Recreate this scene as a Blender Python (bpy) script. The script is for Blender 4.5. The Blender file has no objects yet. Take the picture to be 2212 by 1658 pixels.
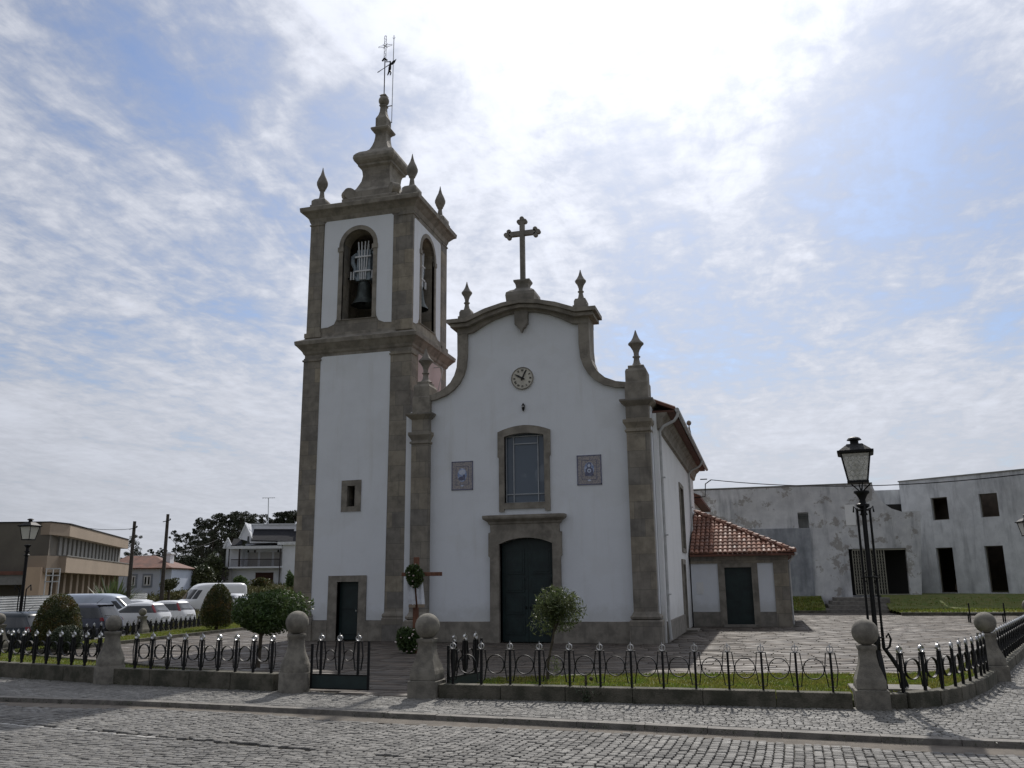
import bpy, math, random
import numpy as np
from mathutils import Vector, Matrix
from mathutils.geometry import tessellate_polygon
random.seed(7); RNG = np.random.default_rng(11)
R = math.radians; PI = math.pi
scene = bpy.context.scene
COL = scene.collection
# ------------------------------------------------------------------ camera
YAW, PITCH, ROLL, FPX, EYE = R(15.549), R(12.963), R(-.6234), 1875.9, 1.9
cy_, sy_ = math.cos(YAW), math.sin(YAW)
FW = Vector((-sy_ * math.cos(PITCH), cy_ * math.cos(PITCH), math.sin(PITCH)))
r0 = Vector((cy_, sy_, 0)); u0 = r0.cross(FW)
RT = r0 * math.cos(ROLL) + u0 * math.sin(ROLL); UP = -r0 * math.sin(ROLL) + u0 * math.cos(ROLL)
CAM = Vector((0, 0, EYE))
cd = bpy.data.cameras.new('camera'); cam = bpy.data.objects.new('camera', cd); COL.objects.link(cam)
cam.matrix_world = Matrix(((RT.x, UP.x, -FW.x, CAM.x), (RT.y, UP.y, -FW.y, CAM.y), (RT.z, UP.z, -FW.z, CAM.z), (0, 0, 0, 1)))
cd.sensor_width = 36; cd.lens = 36 * FPX / 2212; cd.clip_end = 4000; cd.clip_start = .05
scene.camera = cam
scene.view_settings.view_transform = 'Standard'; scene.view_settings.look = 'None'
scene.view_settings.exposure = EXPOSURE = 0.22; scene.view_settings.gamma = 1
# ------------------------------------------------------------------ sun and sky
SUN_AZ, SUN_EL = R(-4.0), R(42.5)          # azimuth measured from +Y towards +X
sund = Vector((math.sin(SUN_AZ) * math.cos(SUN_EL), math.cos(SUN_AZ) * math.cos(SUN_EL), math.sin(SUN_EL)))
sl = bpy.data.lights.new('sun', 'SUN'); sl.energy = 2.7; sl.angle = R(.55); sl.color = (1, .95, .88)
so = bpy.data.objects.new('sun', sl); COL.objects.link(so); so.location = (0, 0, 60)
so.rotation_euler = (-sund).to_track_quat('-Z', 'Y').to_euler()
W = bpy.data.worlds.new('World'); scene.world = W; W.use_nodes = True
wt = W.node_tree; wt.nodes.clear()
def ray(px, py): return FW + RT * ((px - 1106) / FPX) - UP * ((py - 829) / FPX)
def N(t, typ, ins=None, **kw):
    n = t.nodes.new(typ)
    for k, v in kw.items(): setattr(n, k, v)
    for k, v in (ins or {}).items():
        if isinstance(v, bpy.types.NodeSocket): t.links.new(v, n.inputs[k])
        else: n.inputs[k].default_value = v
    return n
def M(t, op, a, b=0.0, c=0.0, clamp=False):
    n = t.nodes.new('ShaderNodeMath'); n.operation = op; n.use_clamp = clamp
    for i, v in enumerate((a, b, c)):
        if isinstance(v, bpy.types.NodeSocket): t.links.new(v, n.inputs[i])
        else: n.inputs[i].default_value = v
    return n.outputs[0]
def MIX(t, f, a, b, blend='MIX'):
    n = t.nodes.new('ShaderNodeMix'); n.data_type = 'RGBA'; n.blend_type = blend
    for i, v in ((0, f), (6, a), (7, b)):
        if isinstance(v, bpy.types.NodeSocket): t.links.new(v, n.inputs[i])
        else: n.inputs[i].default_value = (*v, 1) if isinstance(v, tuple) and len(v) == 3 else v
    return n.outputs[2]
def SMOOTH(t, v, a, b):
    n = t.nodes.new('ShaderNodeMapRange'); n.interpolation_type = 'SMOOTHSTEP'; n.clamp = True
    t.links.new(v, n.inputs[0]); n.inputs[1].default_value = a; n.inputs[2].default_value = b
    n.inputs[3].default_value = 0; n.inputs[4].default_value = 1
    return n.outputs[0]
tc = N(wt, 'ShaderNodeTexCoord').outputs['Generated']
nrm = N(wt, 'ShaderNodeVectorMath', {0: tc}, operation='NORMALIZE').outputs[0]
sx = N(wt, 'ShaderNodeSeparateXYZ', {0: nrm})
sky = N(wt, 'ShaderNodeTexSky', sky_type='NISHITA', sun_disc=False, sun_elevation=SUN_EL, sun_rotation=SUN_AZ,
        air_density=1.0, dust_density=1.2, ozone_density=1.4)
den = M(wt, 'ADD', M(wt, 'MAXIMUM', sx.outputs[2], 0.0), .10)
cp = N(wt, 'ShaderNodeCombineXYZ', {0: M(wt, 'DIVIDE', sx.outputs[0], den), 1: M(wt, 'DIVIDE', sx.outputs[1], den), 2: 0.0}).outputs[0]
mp1 = N(wt, 'ShaderNodeMapping', {0: cp, 'Rotation': (0, 0, R(38)), 'Scale': (1.5, .65, 1), 'Location': (3.1, 1.7, 0)}).outputs[0]
n1 = N(wt, 'ShaderNodeTexNoise', {'Vector': mp1, 'Scale': .55, 'Detail': 8.0, 'Roughness': .6, 'Distortion': .35}).outputs[0]
mp2 = N(wt, 'ShaderNodeMapping', {0: cp, 'Rotation': (0, 0, R(28)), 'Scale': (1.0, .55, 1)}).outputs[0]
n2 = N(wt, 'ShaderNodeTexNoise', {'Vector': mp2, 'Scale': 3.2, 'Detail': 9.0, 'Roughness': .66, 'Distortion': .5}).outputs[0]
n4 = N(wt, 'ShaderNodeTexNoise', {'Vector': N(wt, 'ShaderNodeMapping', {0: cp, 'Rotation': (0, 0, R(52)), 'Scale': (1.0, .45, 1)}).outputs[0], 'Scale': 7.0, 'Detail': 7.0, 'Roughness': .62, 'Distortion': .8}).outputs[0]
n3 = N(wt, 'ShaderNodeTexNoise', {'Vector': cp, 'Scale': 15.0, 'Detail': 5.0, 'Roughness': .6, 'Distortion': .3}).outputs[0]
sd = N(wt, 'ShaderNodeVectorMath', {0: nrm, 1: tuple(sund)}, operation='DOT_PRODUCT').outputs[1]
sdp = M(wt, 'MAXIMUM', sd, 0.0)
# thinner places in the cloud deck, as directions in the sky
holes = None
for (px, py, wdt, amt) in ((270, 140, .11, .24), (400, 60, .09, .20), (80, 40, .06, .12), (620, 330, .09, .16), (760, 290, .05, .16), (1790, 350, .06, .10), (1930, 330, .11, .15), (2080, 400, .13, .15),
                           (2190, 120, .13, .18), (1330, 790, .05, .10), (1500, 720, .10, .12), (330, 560, .17, .12), (100, 640, .10, .10), (560, 640, .10, .14), (1650, 560, .14, .04), (1290, 430, .07, .0), (1900, 620, .16, .08), (2150, 800, .12, .10)):
    d = ray(px, py).normalized()
    dt = N(wt, 'ShaderNodeVectorMath', {0: nrm, 1: tuple(d)}, operation='DOT_PRODUCT').outputs[1]
    g = M(wt, 'MULTIPLY', SMOOTH(wt, dt, math.cos(wdt * 1.5), 1.0), amt)
    holes = g if holes is None else M(wt, 'ADD', holes, g)
dens = M(wt, 'ADD', M(wt, 'MULTIPLY', n1, .66), M(wt, 'MULTIPLY', n2, .70))
dens = M(wt, 'ADD', dens, M(wt, 'ADD', M(wt, 'MULTIPLY', n3, .36), M(wt, 'MULTIPLY', n4, .30)))
dens = M(wt, 'SUBTRACT', dens, M(wt, 'MULTIPLY', holes, .72))
cover = M(wt, 'ADD', .05, M(wt, 'MULTIPLY', SMOOTH(wt, dens, .53, .98), .95))
hz = SMOOTH(wt, sx.outputs[2], .30, .04)
cover = M(wt, 'MAXIMUM', cover, M(wt, 'MULTIPLY', hz, .85))
veil = M(wt, 'MULTIPLY', SMOOTH(wt, sx.outputs[2], .36, .06), .72)
denb = M(wt, 'ADD', M(wt, 'MULTIPLY', dens, M(wt, 'SUBTRACT', 1.0, veil)), M(wt, 'MULTIPLY', veil, .86))
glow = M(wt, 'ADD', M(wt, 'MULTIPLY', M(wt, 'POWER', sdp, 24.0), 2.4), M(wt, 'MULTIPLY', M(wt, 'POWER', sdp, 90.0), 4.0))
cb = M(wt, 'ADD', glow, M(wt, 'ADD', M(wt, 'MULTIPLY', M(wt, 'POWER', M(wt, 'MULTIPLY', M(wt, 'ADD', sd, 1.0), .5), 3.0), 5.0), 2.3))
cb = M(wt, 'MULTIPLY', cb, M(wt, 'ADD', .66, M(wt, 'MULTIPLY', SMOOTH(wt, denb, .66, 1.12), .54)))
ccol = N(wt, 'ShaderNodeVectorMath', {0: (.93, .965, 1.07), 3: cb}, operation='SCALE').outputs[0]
skym = MIX(wt, 1.0, sky.outputs[0], (.62, .73, .89), 'MULTIPLY')
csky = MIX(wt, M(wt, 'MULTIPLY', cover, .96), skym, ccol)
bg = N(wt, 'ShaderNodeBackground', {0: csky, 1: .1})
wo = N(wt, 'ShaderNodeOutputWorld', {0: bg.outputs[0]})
# ------------------------------------------------------------------ pixel helpers (photo measured at 2212 x 1658)
def on(px, py, ax, v):
    d = ray(px, py); i = 'xyz'.index(ax); return CAM + d * ((v - CAM[i]) / d[i])
def at(px, py, dep): return CAM + ray(px, py) * dep
# ------------------------------------------------------------------ materials
MT = {}
def mat(name, c1, c2=None, rough=.8, scale=6.0, bump=0.0, bscale=40.0, metal=0.0, spec=.5, stretch=None, contrast=(.35, .65), joints=None, island=0.0, extra=None, grime=0.0):
    m = bpy.data.materials.new(name); m.use_nodes = True; t = m.node_tree
    b = t.nodes['Principled BSDF']; MT[name] = m
    b.inputs['Roughness'].default_value = rough; b.inputs['Metallic'].default_value = metal
    b.inputs['Specular IOR Level'].default_value = spec
    geo = N(t, 'ShaderNodeNewGeometry'); pos = geo.outputs['Position']
    v = pos
    if stretch: v = N(t, 'ShaderNodeMapping', {0: pos, 'Scale': stretch}).outputs[0]
    n = N(t, 'ShaderNodeTexNoise', {'Vector': v, 'Scale': scale, 'Detail': 6.0, 'Roughness': .62}).outputs[0]
    c2 = c2 or tuple(x * .82 for x in c1)
    col = MIX(t, SMOOTH(t, n, *contrast), c1, c2)
    nf = N(t, 'ShaderNodeTexNoise', {'Vector': pos, 'Scale': bscale * 1.7, 'Detail': 3.0}).outputs[0]
    col = MIX(t, 1.0, col, MIX(t, nf, (.86, .86, .86), (1.14, 1.14, 1.14)), 'MULTIPLY')
    if island:
        ri = geo.outputs['Random Per Island']
        lo, hi = 1 - island, 1 + island
        col = MIX(t, 1.0, col, MIX(t, ri, (lo, lo, lo), (hi, hi * .99, hi * .97)), 'MULTIPLY')
        t.links.new(M(t, 'ADD', rough - .12, M(t, 'MULTIPLY', M(t, 'FRACT', M(t, 'MULTIPLY', ri, 17.3)), .26)), b.inputs['Roughness'])
    if grime:
        ns = N(t, 'ShaderNodeTexNoise', {'Vector': N(t, 'ShaderNodeMapping', {0: pos, 'Scale': (1.0, 1.0, .12)}).outputs[0], 'Scale': 5.0, 'Detail': 7.0, 'Roughness': .65}).outputs[0]
        col = MIX(t, M(t, 'MULTIPLY', SMOOTH(t, ns, .52, .74), grime * .9), col, tuple(x * .38 for x in c1))
        ng = N(t, 'ShaderNodeTexNoise', {'Vector': pos, 'Scale': 1.3, 'Detail': 9.0, 'Roughness': .7}).outputs[0]
        col = MIX(t, M(t, 'MULTIPLY', SMOOTH(t, ng, .52, .72), grime), col, tuple(x * .35 for x in c1))
    if joints:   # dressed blocks: thin joints plus a tone per course
        s = N(t, 'ShaderNodeSeparateXYZ', {0: pos})
        wob = M(t, 'MULTIPLY', N(t, 'ShaderNodeTexNoise', {'Vector': pos, 'Scale': 3.0, 'Detail': 3.0}).outputs[0], .03)
        zz = M(t, 'DIVIDE', M(t, 'ADD', s.outputs[2], wob), joints); fr = M(t, 'FRACT', zz); fl = M(t, 'FLOOR', zz)
        j = M(t, 'LESS_THAN', fr, .026)
        xx = M(t, 'ADD', M(t, 'DIVIDE', M(t, 'ADD', s.outputs[0], s.outputs[1]), .9), M(t, 'MULTIPLY', fl, .37))
        j = M(t, 'MAXIMUM', j, M(t, 'LESS_THAN', M(t, 'FRACT', xx), .013))
        wn = N(t, 'ShaderNodeTexWhiteNoise', {'W': M(t, 'ADD', M(t, 'MULTIPLY', fl, 7.3), M(t, 'FLOOR', xx))}, noise_dimensions='1D').outputs[0]
        col = MIX(t, 1.0, col, MIX(t, wn, (.76, .775, .82), (1.2, 1.15, 1.05)), 'MULTIPLY')
        col = MIX(t, M(t, 'MULTIPLY', j, .65), col, tuple(x * .3 for x in c1))
    if extra: col = extra(t, col, pos, b)
    t.links.new(col, b.inputs['Base Color'])
    if bump:
        nb = N(t, 'ShaderNodeTexNoise', {'Vector': pos, 'Scale': bscale, 'Detail': 5.0}).outputs[0]
        bp = N(t, 'ShaderNodeBump', {'Strength': min(1, bump), 'Distance': .02, 'Height': nb})
        t.links.new(bp.outputs[0], b.inputs['Normal'])
    return m
mat('granite', (.32, .295, .25), (.215, .197, .168), .85, 2.2, .5, 60, joints=.56, grime=.6)
mat('granite_plain', (.31, .285, .242), (.20, .183, .156), .85, 2.6, .5, 60, grime=.4)
mat('granite_grey', (.27, .25, .22), (.18, .168, .146), .85, 3.0, .5, 60, grime=.3)
mat('granite_post', (.25, .233, .196), (.145, .135, .115), .85, 5.0, .6, 70, grime=.35)
mat('granite_wall', (.14, .128, .10), (.055, .055, .038), .9, 3.5, .8, 40, grime=.5)
def age(t, col, pos, b):
    st = N(t, 'ShaderNodeTexNoise', {'Vector': N(t, 'ShaderNodeMapping', {0: pos, 'Scale': (1.0, 1.0, .09)}).outputs[0], 'Scale': 2.6, 'Detail': 8.0, 'Roughness': .65}).outputs[0]
    col = MIX(t, M(t, 'MULTIPLY', SMOOTH(t, st, .50, .78), .22), col, (.48, .47, .42))
    z = N(t, 'ShaderNodeSeparateXYZ', {0: pos}).outputs[2]; dn = N(t, 'ShaderNodeTexNoise', {'Vector': pos, 'Scale': 1.6, 'Detail': 8.0, 'Roughness': .65}).outputs[0]
    damp = SMOOTH(t, M(t, 'ADD', z, M(t, 'MULTIPLY', dn, -1.6)), .55, -.15)
    col = MIX(t, M(t, 'MULTIPLY', damp, .35), col, (.42, .42, .38))
    pt = N(t, 'ShaderNodeTexNoise', {'Vector': pos, 'Scale': .55, 'Detail': 3.0}).outputs[0]
    return MIX(t, M(t, 'MULTIPLY', SMOOTH(t, pt, .56, .60), .10), col, (.62, .62, .58))
mat('plaster', (.79, .825, .87), (.73, .76, .80), .85, .9, .25, 90, contrast=(.4, .8), extra=age)
mat('plaster_side', (.82, .83, .83), (.75, .76, .76), .85, .9, .25, 90, contrast=(.4, .8), extra=age)
mat('plaster_pink', (.62, .50, .48), (.54, .43, .41), .85, .9, .25, 90, extra=age)
mat('door_green', (.012, .030, .030), (.007, .018, .019), .45, 3, .15, 30)
mat('white_metal', (.72, .74, .76), None, .35, 3)
mat('grey_metal', (.42, .45, .48), None, .45, 3)
mat('pipe', (.55, .56, .56), (.42, .43, .43), .5, 3)
mat('iron', (.008, .0085, .0095), (.006, .006, .007), .55, 8, .2, 60, spec=.25)
mat('silver', (.55, .56, .57), (.4, .4, .4), .32, 10, metal=.9)
mat('dark_inside', (.02, .019, .018), None, .9)
mat('bronze', (.07, .085, .08), (.035, .042, .04), .45, 4, metal=.6)
mat('yoke_paint', (.30, .36, .40), (.18, .22, .26), .6, 6)
mat('wood', (.20, .085, .045), (.13, .05, .028), .55, 8, .2, 60, stretch=(3, 3, .5))
mat('cloth', (.74, .76, .80), (.6, .62, .66), .9, 5)
mat('lace', (.34, .27, .2), None, .9, 9)
mat('clock_face', (.62, .60, .52), (.5, .48, .42), .7, 4)
mat('black_paint', (.01, .01, .011), None, .5)
def drift(t, col, pos, b):
    a = N(t, 'ShaderNodeTexNoise', {'Vector': pos, 'Scale': .55, 'Detail': 6.0, 'Roughness': .6}).outputs[0]
    col = MIX(t, 1.0, col, MIX(t, SMOOTH(t, a, .34, .68), (.80, .79, .77), (1.16, 1.15, 1.12)), 'MULTIPLY')
    o = N(t, 'ShaderNodeTexNoise', {'Vector': pos, 'Scale': 1.7, 'Detail': 5.0, 'Roughness': .6}).outputs[0]
    return MIX(t, M(t, 'MULTIPLY', SMOOTH(t, o, .60, .72), .35), col, (.05, .047, .04))
mat('sett', (.165, .162, .156), (.112, .11, .107), .68, 3.0, .7, 90, island=.22, extra=drift)
mat('sett_white', (.40, .39, .37), (.27, .265, .25), .6, 3.0, .5, 90, island=.12)
mat('sett_small', (.205, .203, .196), (.145, .143, .138), .68, 4.0, .7, 110, island=.17, extra=drift)
mat('joint', (.045, .042, .036), (.09, .08, .062), .95, 9, .5, 60)
mat('joint_walk', (.14, .135, .12), (.06, .057, .05), .95, 9, .5, 60)
mat('sand', (.17, .148, .122), (.12, .105, .088), .95, 5, .5, 90)
mat('kerb_stone', (.21, .196, .175), (.13, .122, .11), .8, 5, .5, 60)
mat('slab_stone', (.115, .095, .077), (.07, .058, .047), .68, 2.5, .5, 40, island=.26)
mat('slab_joint', (.045, .04, .032), (.08, .075, .045), .95, 4, .4, 60)
mat('soil_field', (.075, .082, .034), (.12, .105, .06), .95, .35, .6, 3)
mat('lawn_soil', (.085, .12, .022), (.14, .14, .04), .95, 2.2, .6, 50)
mat('grass', (.13, .19, .025), (.21, .20, .045), .7, 1.6, island=.35)
mat('wild_grass', (.10, .12, .035), (.18, .16, .07), .8, .6, island=.35)
mat('leaf_olive', (.07, .10, .034), (.12, .14, .058), .5, 3.0, island=.45)
mat('leaf_ball', (.05, .095, .024), (.085, .125, .036), .5, 3.0, island=.45)
mat('leaf_topiary', (.06, .075, .02), (.20, .115, .03), .6, 3.2, island=.4, contrast=(.45, .75))
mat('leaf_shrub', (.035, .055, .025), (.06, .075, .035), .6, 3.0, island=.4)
mat('leaf_euc', (.022, .032, .015), (.040, .048, .025), .85, .4, island=.4)
mat('leaf_mid', (.045, .062, .020), (.08, .085, .03), .6, .4, island=.4)
mat('leaf_palm', (.07, .11, .04), (.09, .11, .045), .5, 2.0, island=.3)
mat('bark', (.10, .08, .06), (.06, .05, .038), .9, 8, .5, 30)
mat('bark_dark', (.055, .045, .036), None, .9, 8)
mat('hill_green', (.035, .05, .022), (.06, .07, .03), .95, .05)
mat('petal', (.75, .72, .66), (.7, .5, .5), .7, 20)
mat('roof_tile', (.33, .165, .115), (.17, .08, .055), .75, 2.5, .3, 60, island=.3)
mat('roof_tile_old', (.19, .085, .058), (.11, .055, .04), .8, 1.5, .3, 30)
mat('soffit', (.13, .10, .08), None, .8)
mat('soffit_tile', (.13, .06, .042), None, .8, 5)
mat('dark_roof', (.02, .021, .026), (.03, .03, .035), .9, 3, spec=.15)
mat('house_white', (.80, .82, .86), (.72, .74, .78), .85, .5)
mat('house_blue', (.58, .64, .76), (.52, .57, .68), .85, .5)
mat('house_trim', (.25, .28, .34), None, .8)
mat('beige', (.36, .285, .215), (.31, .245, .185), .85, .3)
mat('beige_light', (.56, .42, .29), (.5, .37, .26), .85, .5)
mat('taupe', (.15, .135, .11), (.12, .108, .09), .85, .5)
mat('panel_grey', (.26, .255, .24), None, .8)
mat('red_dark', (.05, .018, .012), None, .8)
mat('pole_wood', (.07, .06, .05), (.045, .038, .032), .9, 5)
mat('corrugate', (.66, .67, .66), (.55, .56, .55), .5, 1)
mat('rail_dark', (.03, .02, .02), None, .6)
mat('tyre', (.012, .012, .012), None, .9)
mat('rim', (.35, .36, .37), None, .35, metal=.8)
mat('car_white', (.75, .76, .78), (.72, .73, .75), .25, 1)
mat('car_grey', (.085, .09, .115), (.07, .075, .095), .25, 1, metal=.5)
mat('car_dark', (.012, .022, .030), None, .2, 1)
mat('car_blue_white', (.50, .56, .66), None, .3, 1)
mat('car_glass', (.012, .016, .02), None, .04, 1, spec=.9)
mat('tail_red', (.22, .012, .02), None, .12, 1)
mat('plastic_black', (.02, .02, .021), None, .5)
mat('plate', (.7, .7, .68), None, .5)
mat('chrome', (.7, .7, .7), None, .12, metal=1)
mat('frosted', (.55, .56, .53), None, .2, 12)
mat('tile_frame', (.42, .38, .36), (.24, .235, .27), .25, 26, contrast=(.42, .58))
mat('tile_blue', (.22, .30, .52), (.50, .56, .72), .25, 12, contrast=(.4, .6))
mat('tile_white', (.62, .66, .76), (.45, .52, .7), .25, 14)
mat('tile_navy', (.10, .11, .18), (.16, .17, .26), .25, 20)
mat('saint_white', (.42, .42, .42), (.5, .48, .45), .7, 6)
def weather(t, col, pos, b):
    s = N(t, 'ShaderNodeMapping', {0: pos, 'Scale': (1.0, 1.0, .16)}).outputs[0]
    st = N(t, 'ShaderNodeTexNoise', {'Vector': s, 'Scale': 1.1, 'Detail': 9.0, 'Roughness': .68}).outputs[0]
    col = MIX(t, M(t, 'MULTIPLY', SMOOTH(t, st, .47, .74), .70), col, (.15, .16, .18))
    bl = N(t, 'ShaderNodeTexNoise', {'Vector': pos, 'Scale': .35, 'Detail': 7.0, 'Roughness': .6}).outputs[0]
    col = MIX(t, M(t, 'MULTIPLY', SMOOTH(t, bl, .45, .75), .35), col, (.26, .26, .26))
    return col
mat('inner_brown', (.12, .095, .072), (.07, .058, .045), .9, .8)
mat('gate_cream', (.30, .29, .24), None, .6)
mat('weathered', (.68, .70, .72), (.57, .59, .61), .9, 1.5, .4, 25, extra=weather)
def weather2(t, col, pos, b):
    col = weather(t, col, pos, b)
    p = N(t, 'ShaderNodeTexNoise', {'Vector': pos, 'Scale': .9, 'Detail': 12.0, 'Roughness': .72, 'Distortion': .15}).outputs[0]
    return MIX(t, M(t, 'MULTIPLY', SMOOTH(t, p, .555, .57), .6), col, (.20, .175, .145))
mat('weathered_peel', (.64, .65, .66), (.53, .54, .56), .9, 1.5, .4, 25, extra=weather2)
def weather3(t, col, pos, b):
    s = N(t, 'ShaderNodeMapping', {0: pos, 'Scale': (1.0, 1.0, .2)}).outputs[0]
    st = N(t, 'ShaderNodeTexNoise', {'Vector': s, 'Scale': 1.3, 'Detail': 9.0, 'Roughness': .68}).outputs[0]
    return MIX(t, M(t, 'MULTIPLY', SMOOTH(t, st, .40, .70), .6), col, (.10, .11, .13))
mat('weathered_dark', (.34, .36, .39), (.25, .265, .29), .9, 1.5, .4, 25, extra=weather3)
def glassmat(name, col, alpha, rough=.03):
    m = bpy.data.materials.new(name); m.use_nodes = True; b = m.node_tree.nodes['Principled BSDF']; MT[name] = m
    b.inputs['Base Color'].default_value = (*col, 1); b.inputs['Roughness'].default_value = rough
    b.inputs['Alpha'].default_value = alpha; b.inputs['Specular IOR Level'].default_value = .8
glassmat('window_glass', (.11, .145, .19), .88)
glassmat('lamp_glass', (.80, .80, .74), .55, .25)
glassmat('pane_dark', (.02, .025, .03), .9)
for nm, tr in (('leaf_olive', .35), ('leaf_ball', .3), ('leaf_topiary', .2), ('grass', .35), ('leaf_palm', .3)):
    m = MT[nm]; t = m.node_tree; b = t.nodes['Principled BSDF']; out = t.nodes['Material Output']
    tl = N(t, 'ShaderNodeBsdfTranslucent'); t.links.new(b.inputs['Base Color'].links[0].from_socket, tl.inputs[0])
    mx = N(t, 'ShaderNodeMixShader', {0: tr, 1: b.outputs[0], 2: tl.outputs[0]}); t.links.new(mx.outputs[0], out.inputs[0])
# ------------------------------------------------------------------ mesh builder
class MB:
    def __init__(s): s.v = []; s.f = []; s.off = 0
    def add(s, vs, fs):
        o = len(s.v); s.v.extend(tuple(x) for x in vs); s.f.extend(tuple(i + o for i in f) for f in fs); return s
    def box(s, x0, x1, y0, y1, z0, z1):
        return s.add([(x0, y0, z0), (x1, y0, z0), (x1, y1, z0), (x0, y1, z0), (x0, y0, z1), (x1, y0, z1), (x1, y1, z1), (x0, y1, z1)],
                     [(0, 3, 2, 1), (4, 5, 6, 7), (0, 1, 5, 4), (1, 2, 6, 5), (2, 3, 7, 6), (3, 0, 4, 7)])
    def obox(s, o, u, v, n, u0, u1, v0, v1, n0, n1):      # box in a frame
        P = lambda a, b, c: tuple(o + u * a + v * b + n * c)
        return s.add([P(u0, v0, n0), P(u1, v0, n0), P(u1, v1, n0), P(u0, v1, n0), P(u0, v0, n1), P(u1, v0, n1), P(u1, v1, n1), P(u0, v1, n1)],
                     [(0, 3, 2, 1), (4, 5, 6, 7), (0, 1, 5, 4), (1, 2, 6, 5), (2, 3, 7, 6), (3, 0, 4, 7)])
    def hull(s, vs, fs): return s.add(vs, fs)
    def lathe(s, c, prof, n=20, cap=True):
        c = Vector(c); vs = []; fs = []
        for r, z in prof:
            for k in range(n):
                a = 2 * PI * k / n; vs.append((c.x + r * math.cos(a), c.y + r * math.sin(a), c.z + z))
        m = len(prof)
        for i in range(m - 1):
            for k in range(n): fs.append((i * n + k, i * n + (k + 1) % n, (i + 1) * n + (k + 1) % n, (i + 1) * n + k))
        if cap: fs.append(tuple(range(n - 1, -1, -1))); fs.append(tuple((m - 1) * n + k for k in range(n)))
        return s.add(vs, fs)
    def sq(s, cx, cy, hx, hy, prof, cap=True):            # mitred square moulding; prof = (offset, z)
        vs = []; fs = []
        for o, z in prof: vs += [(cx - hx - o, cy - hy - o, z), (cx + hx + o, cy - hy - o, z), (cx + hx + o, cy + hy + o, z), (cx - hx - o, cy + hy + o, z)]
        for i in range(len(prof) - 1):
            for k in range(4): fs.append((i * 4 + k, i * 4 + (k + 1) % 4, i * 4 + 4 + (k + 1) % 4, i * 4 + 4 + k))
        if cap: fs.append((3, 2, 1, 0)); m = (len(prof) - 1) * 4; fs.append((m, m + 1, m + 2, m + 3))
        return s.add(vs, fs)
    def tube(s, pts, rad, n=8, cap=True):
        pts = [Vector(p) for p in pts]; vs = []; fs = []
        rad = rad if isinstance(rad, (list, tuple)) else [rad] * len(pts)
        pr = None
        for i, p in enumerate(pts):
            d = ((pts[min(i + 1, len(pts) - 1)] - pts[max(i - 1, 0)])).normalized()
            if pr is None: pr = d.cross(Vector((0, 0, 1)) if abs(d.z) < .9 else Vector((1, 0, 0))).normalized()
            pr = (pr - d * pr.dot(d)).normalized(); q = d.cross(pr)
            for k in range(n):
                a = 2 * PI * k / n; vs.append(tuple(p + (pr * math.cos(a) + q * math.sin(a)) * rad[i]))
        for i in range(len(pts) - 1):
            for k in range(n): fs.append((i * n + k, i * n + (k + 1) % n, (i + 1) * n + (k + 1) % n, (i + 1) * n + k))
        if cap: fs.append(tuple(range(n - 1, -1, -1))); fs.append(tuple((len(pts) - 1) * n + k for k in range(n)))
        return s.add(vs, fs)
    def ball(s, c, r, nu=20, nv=12, sz=1.0):
        prof = [(r * math.sin(PI * i / nv), -r * sz * math.cos(PI * i / nv)) for i in range(nv + 1)]
        prof[0] = (r * .02, prof[0][1]); prof[-1] = (r * .02, prof[-1][1])
        return s.lathe(c, prof, nu)
    def poly(s, outer, holes, o, u, v, n, depth, hole_back=True):
        """flat plate: outline and holes in (u, v), thickness depth along -n"""
        o, u, v, n = Vector(o), Vector(u), Vector(v), Vector(n)
        loops = [list(outer)] + [list(h) for h in holes]
        flat = [p for l in loops for p in l]
        tris = tessellate_polygon([[Vector((a, b, 0)) for a, b in l] for l in loops])
        k = len(flat); vs = [tuple(o + u * a + v * b) for a, b in flat] + [tuple(o + u * a + v * b - n * depth) for a, b in flat]
        fs = []
        up = u.cross(v).dot(n) > 0
        for t in tris:
            a, b, c = t
            area = (flat[b][0] - flat[a][0]) * (flat[c][1] - flat[a][1]) - (flat[c][0] - flat[a][0]) * (flat[b][1] - flat[a][1])
            if abs(area) < 1e-9: continue
            if (area > 0) != up: a, b, c = a, c, b
            fs.append((a, b, c)); fs.append((a + k, c + k, b + k))
        i0 = 0
        for l in loops:
            m = len(l)
            for i in range(m): fs.append((i0 + i, i0 + (i + 1) % m, i0 + (i + 1) % m + k, i0 + i + k))
            i0 += m
        return s.add(vs, fs)
    def grid(s, P):                                         # P[i][j] points
        a, b = len(P), len(P[0])
        return s.add([tuple(p) for r in P for p in r], [(i * b + j, (i + 1) * b + j, (i + 1) * b + j + 1, i * b + j + 1) for i in range(a - 1) for j in range(b - 1)])
    def mesh(s, name, m, smooth=None):
        me = bpy.data.meshes.new(name); me.from_pydata(s.v, [], s.f); me.materials.append(MT[m])
        if smooth:
            me.shade_smooth()
            try: me.set_sharp_from_angle(angle=R(smooth))
            except Exception: pass
        me.update(); return me
    def build(s, name, m, parent=None, smooth=None, bevel=0):
        if parent is not None:
            root = parent
            while root.parent: root = root.parent
            inv = root_m(root).inverted(); s.v = [tuple(inv @ Vector(p)) for p in s.v]
        ob = bpy.data.objects.new(name, s.mesh(name, m, smooth)); COL.objects.link(ob); ob.parent = parent
        if bevel:
            b = ob.modifiers.new('bevel', 'BEVEL'); b.width = bevel; b.segments = 2; b.limit_method = 'ANGLE'; b.angle_limit = R(50)
        return ob
def root_m(r): return Matrix.Translation(r.location) @ Matrix.Rotation(r.rotation_euler.z, 4, 'Z') @ Matrix.Diagonal((*r.scale, 1))
def tag(o, label, cat, group=None, kind=None):
    o['label'] = label; o['category'] = cat
    if group: o['group'] = group
    if kind: o['kind'] = kind
    return o
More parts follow.
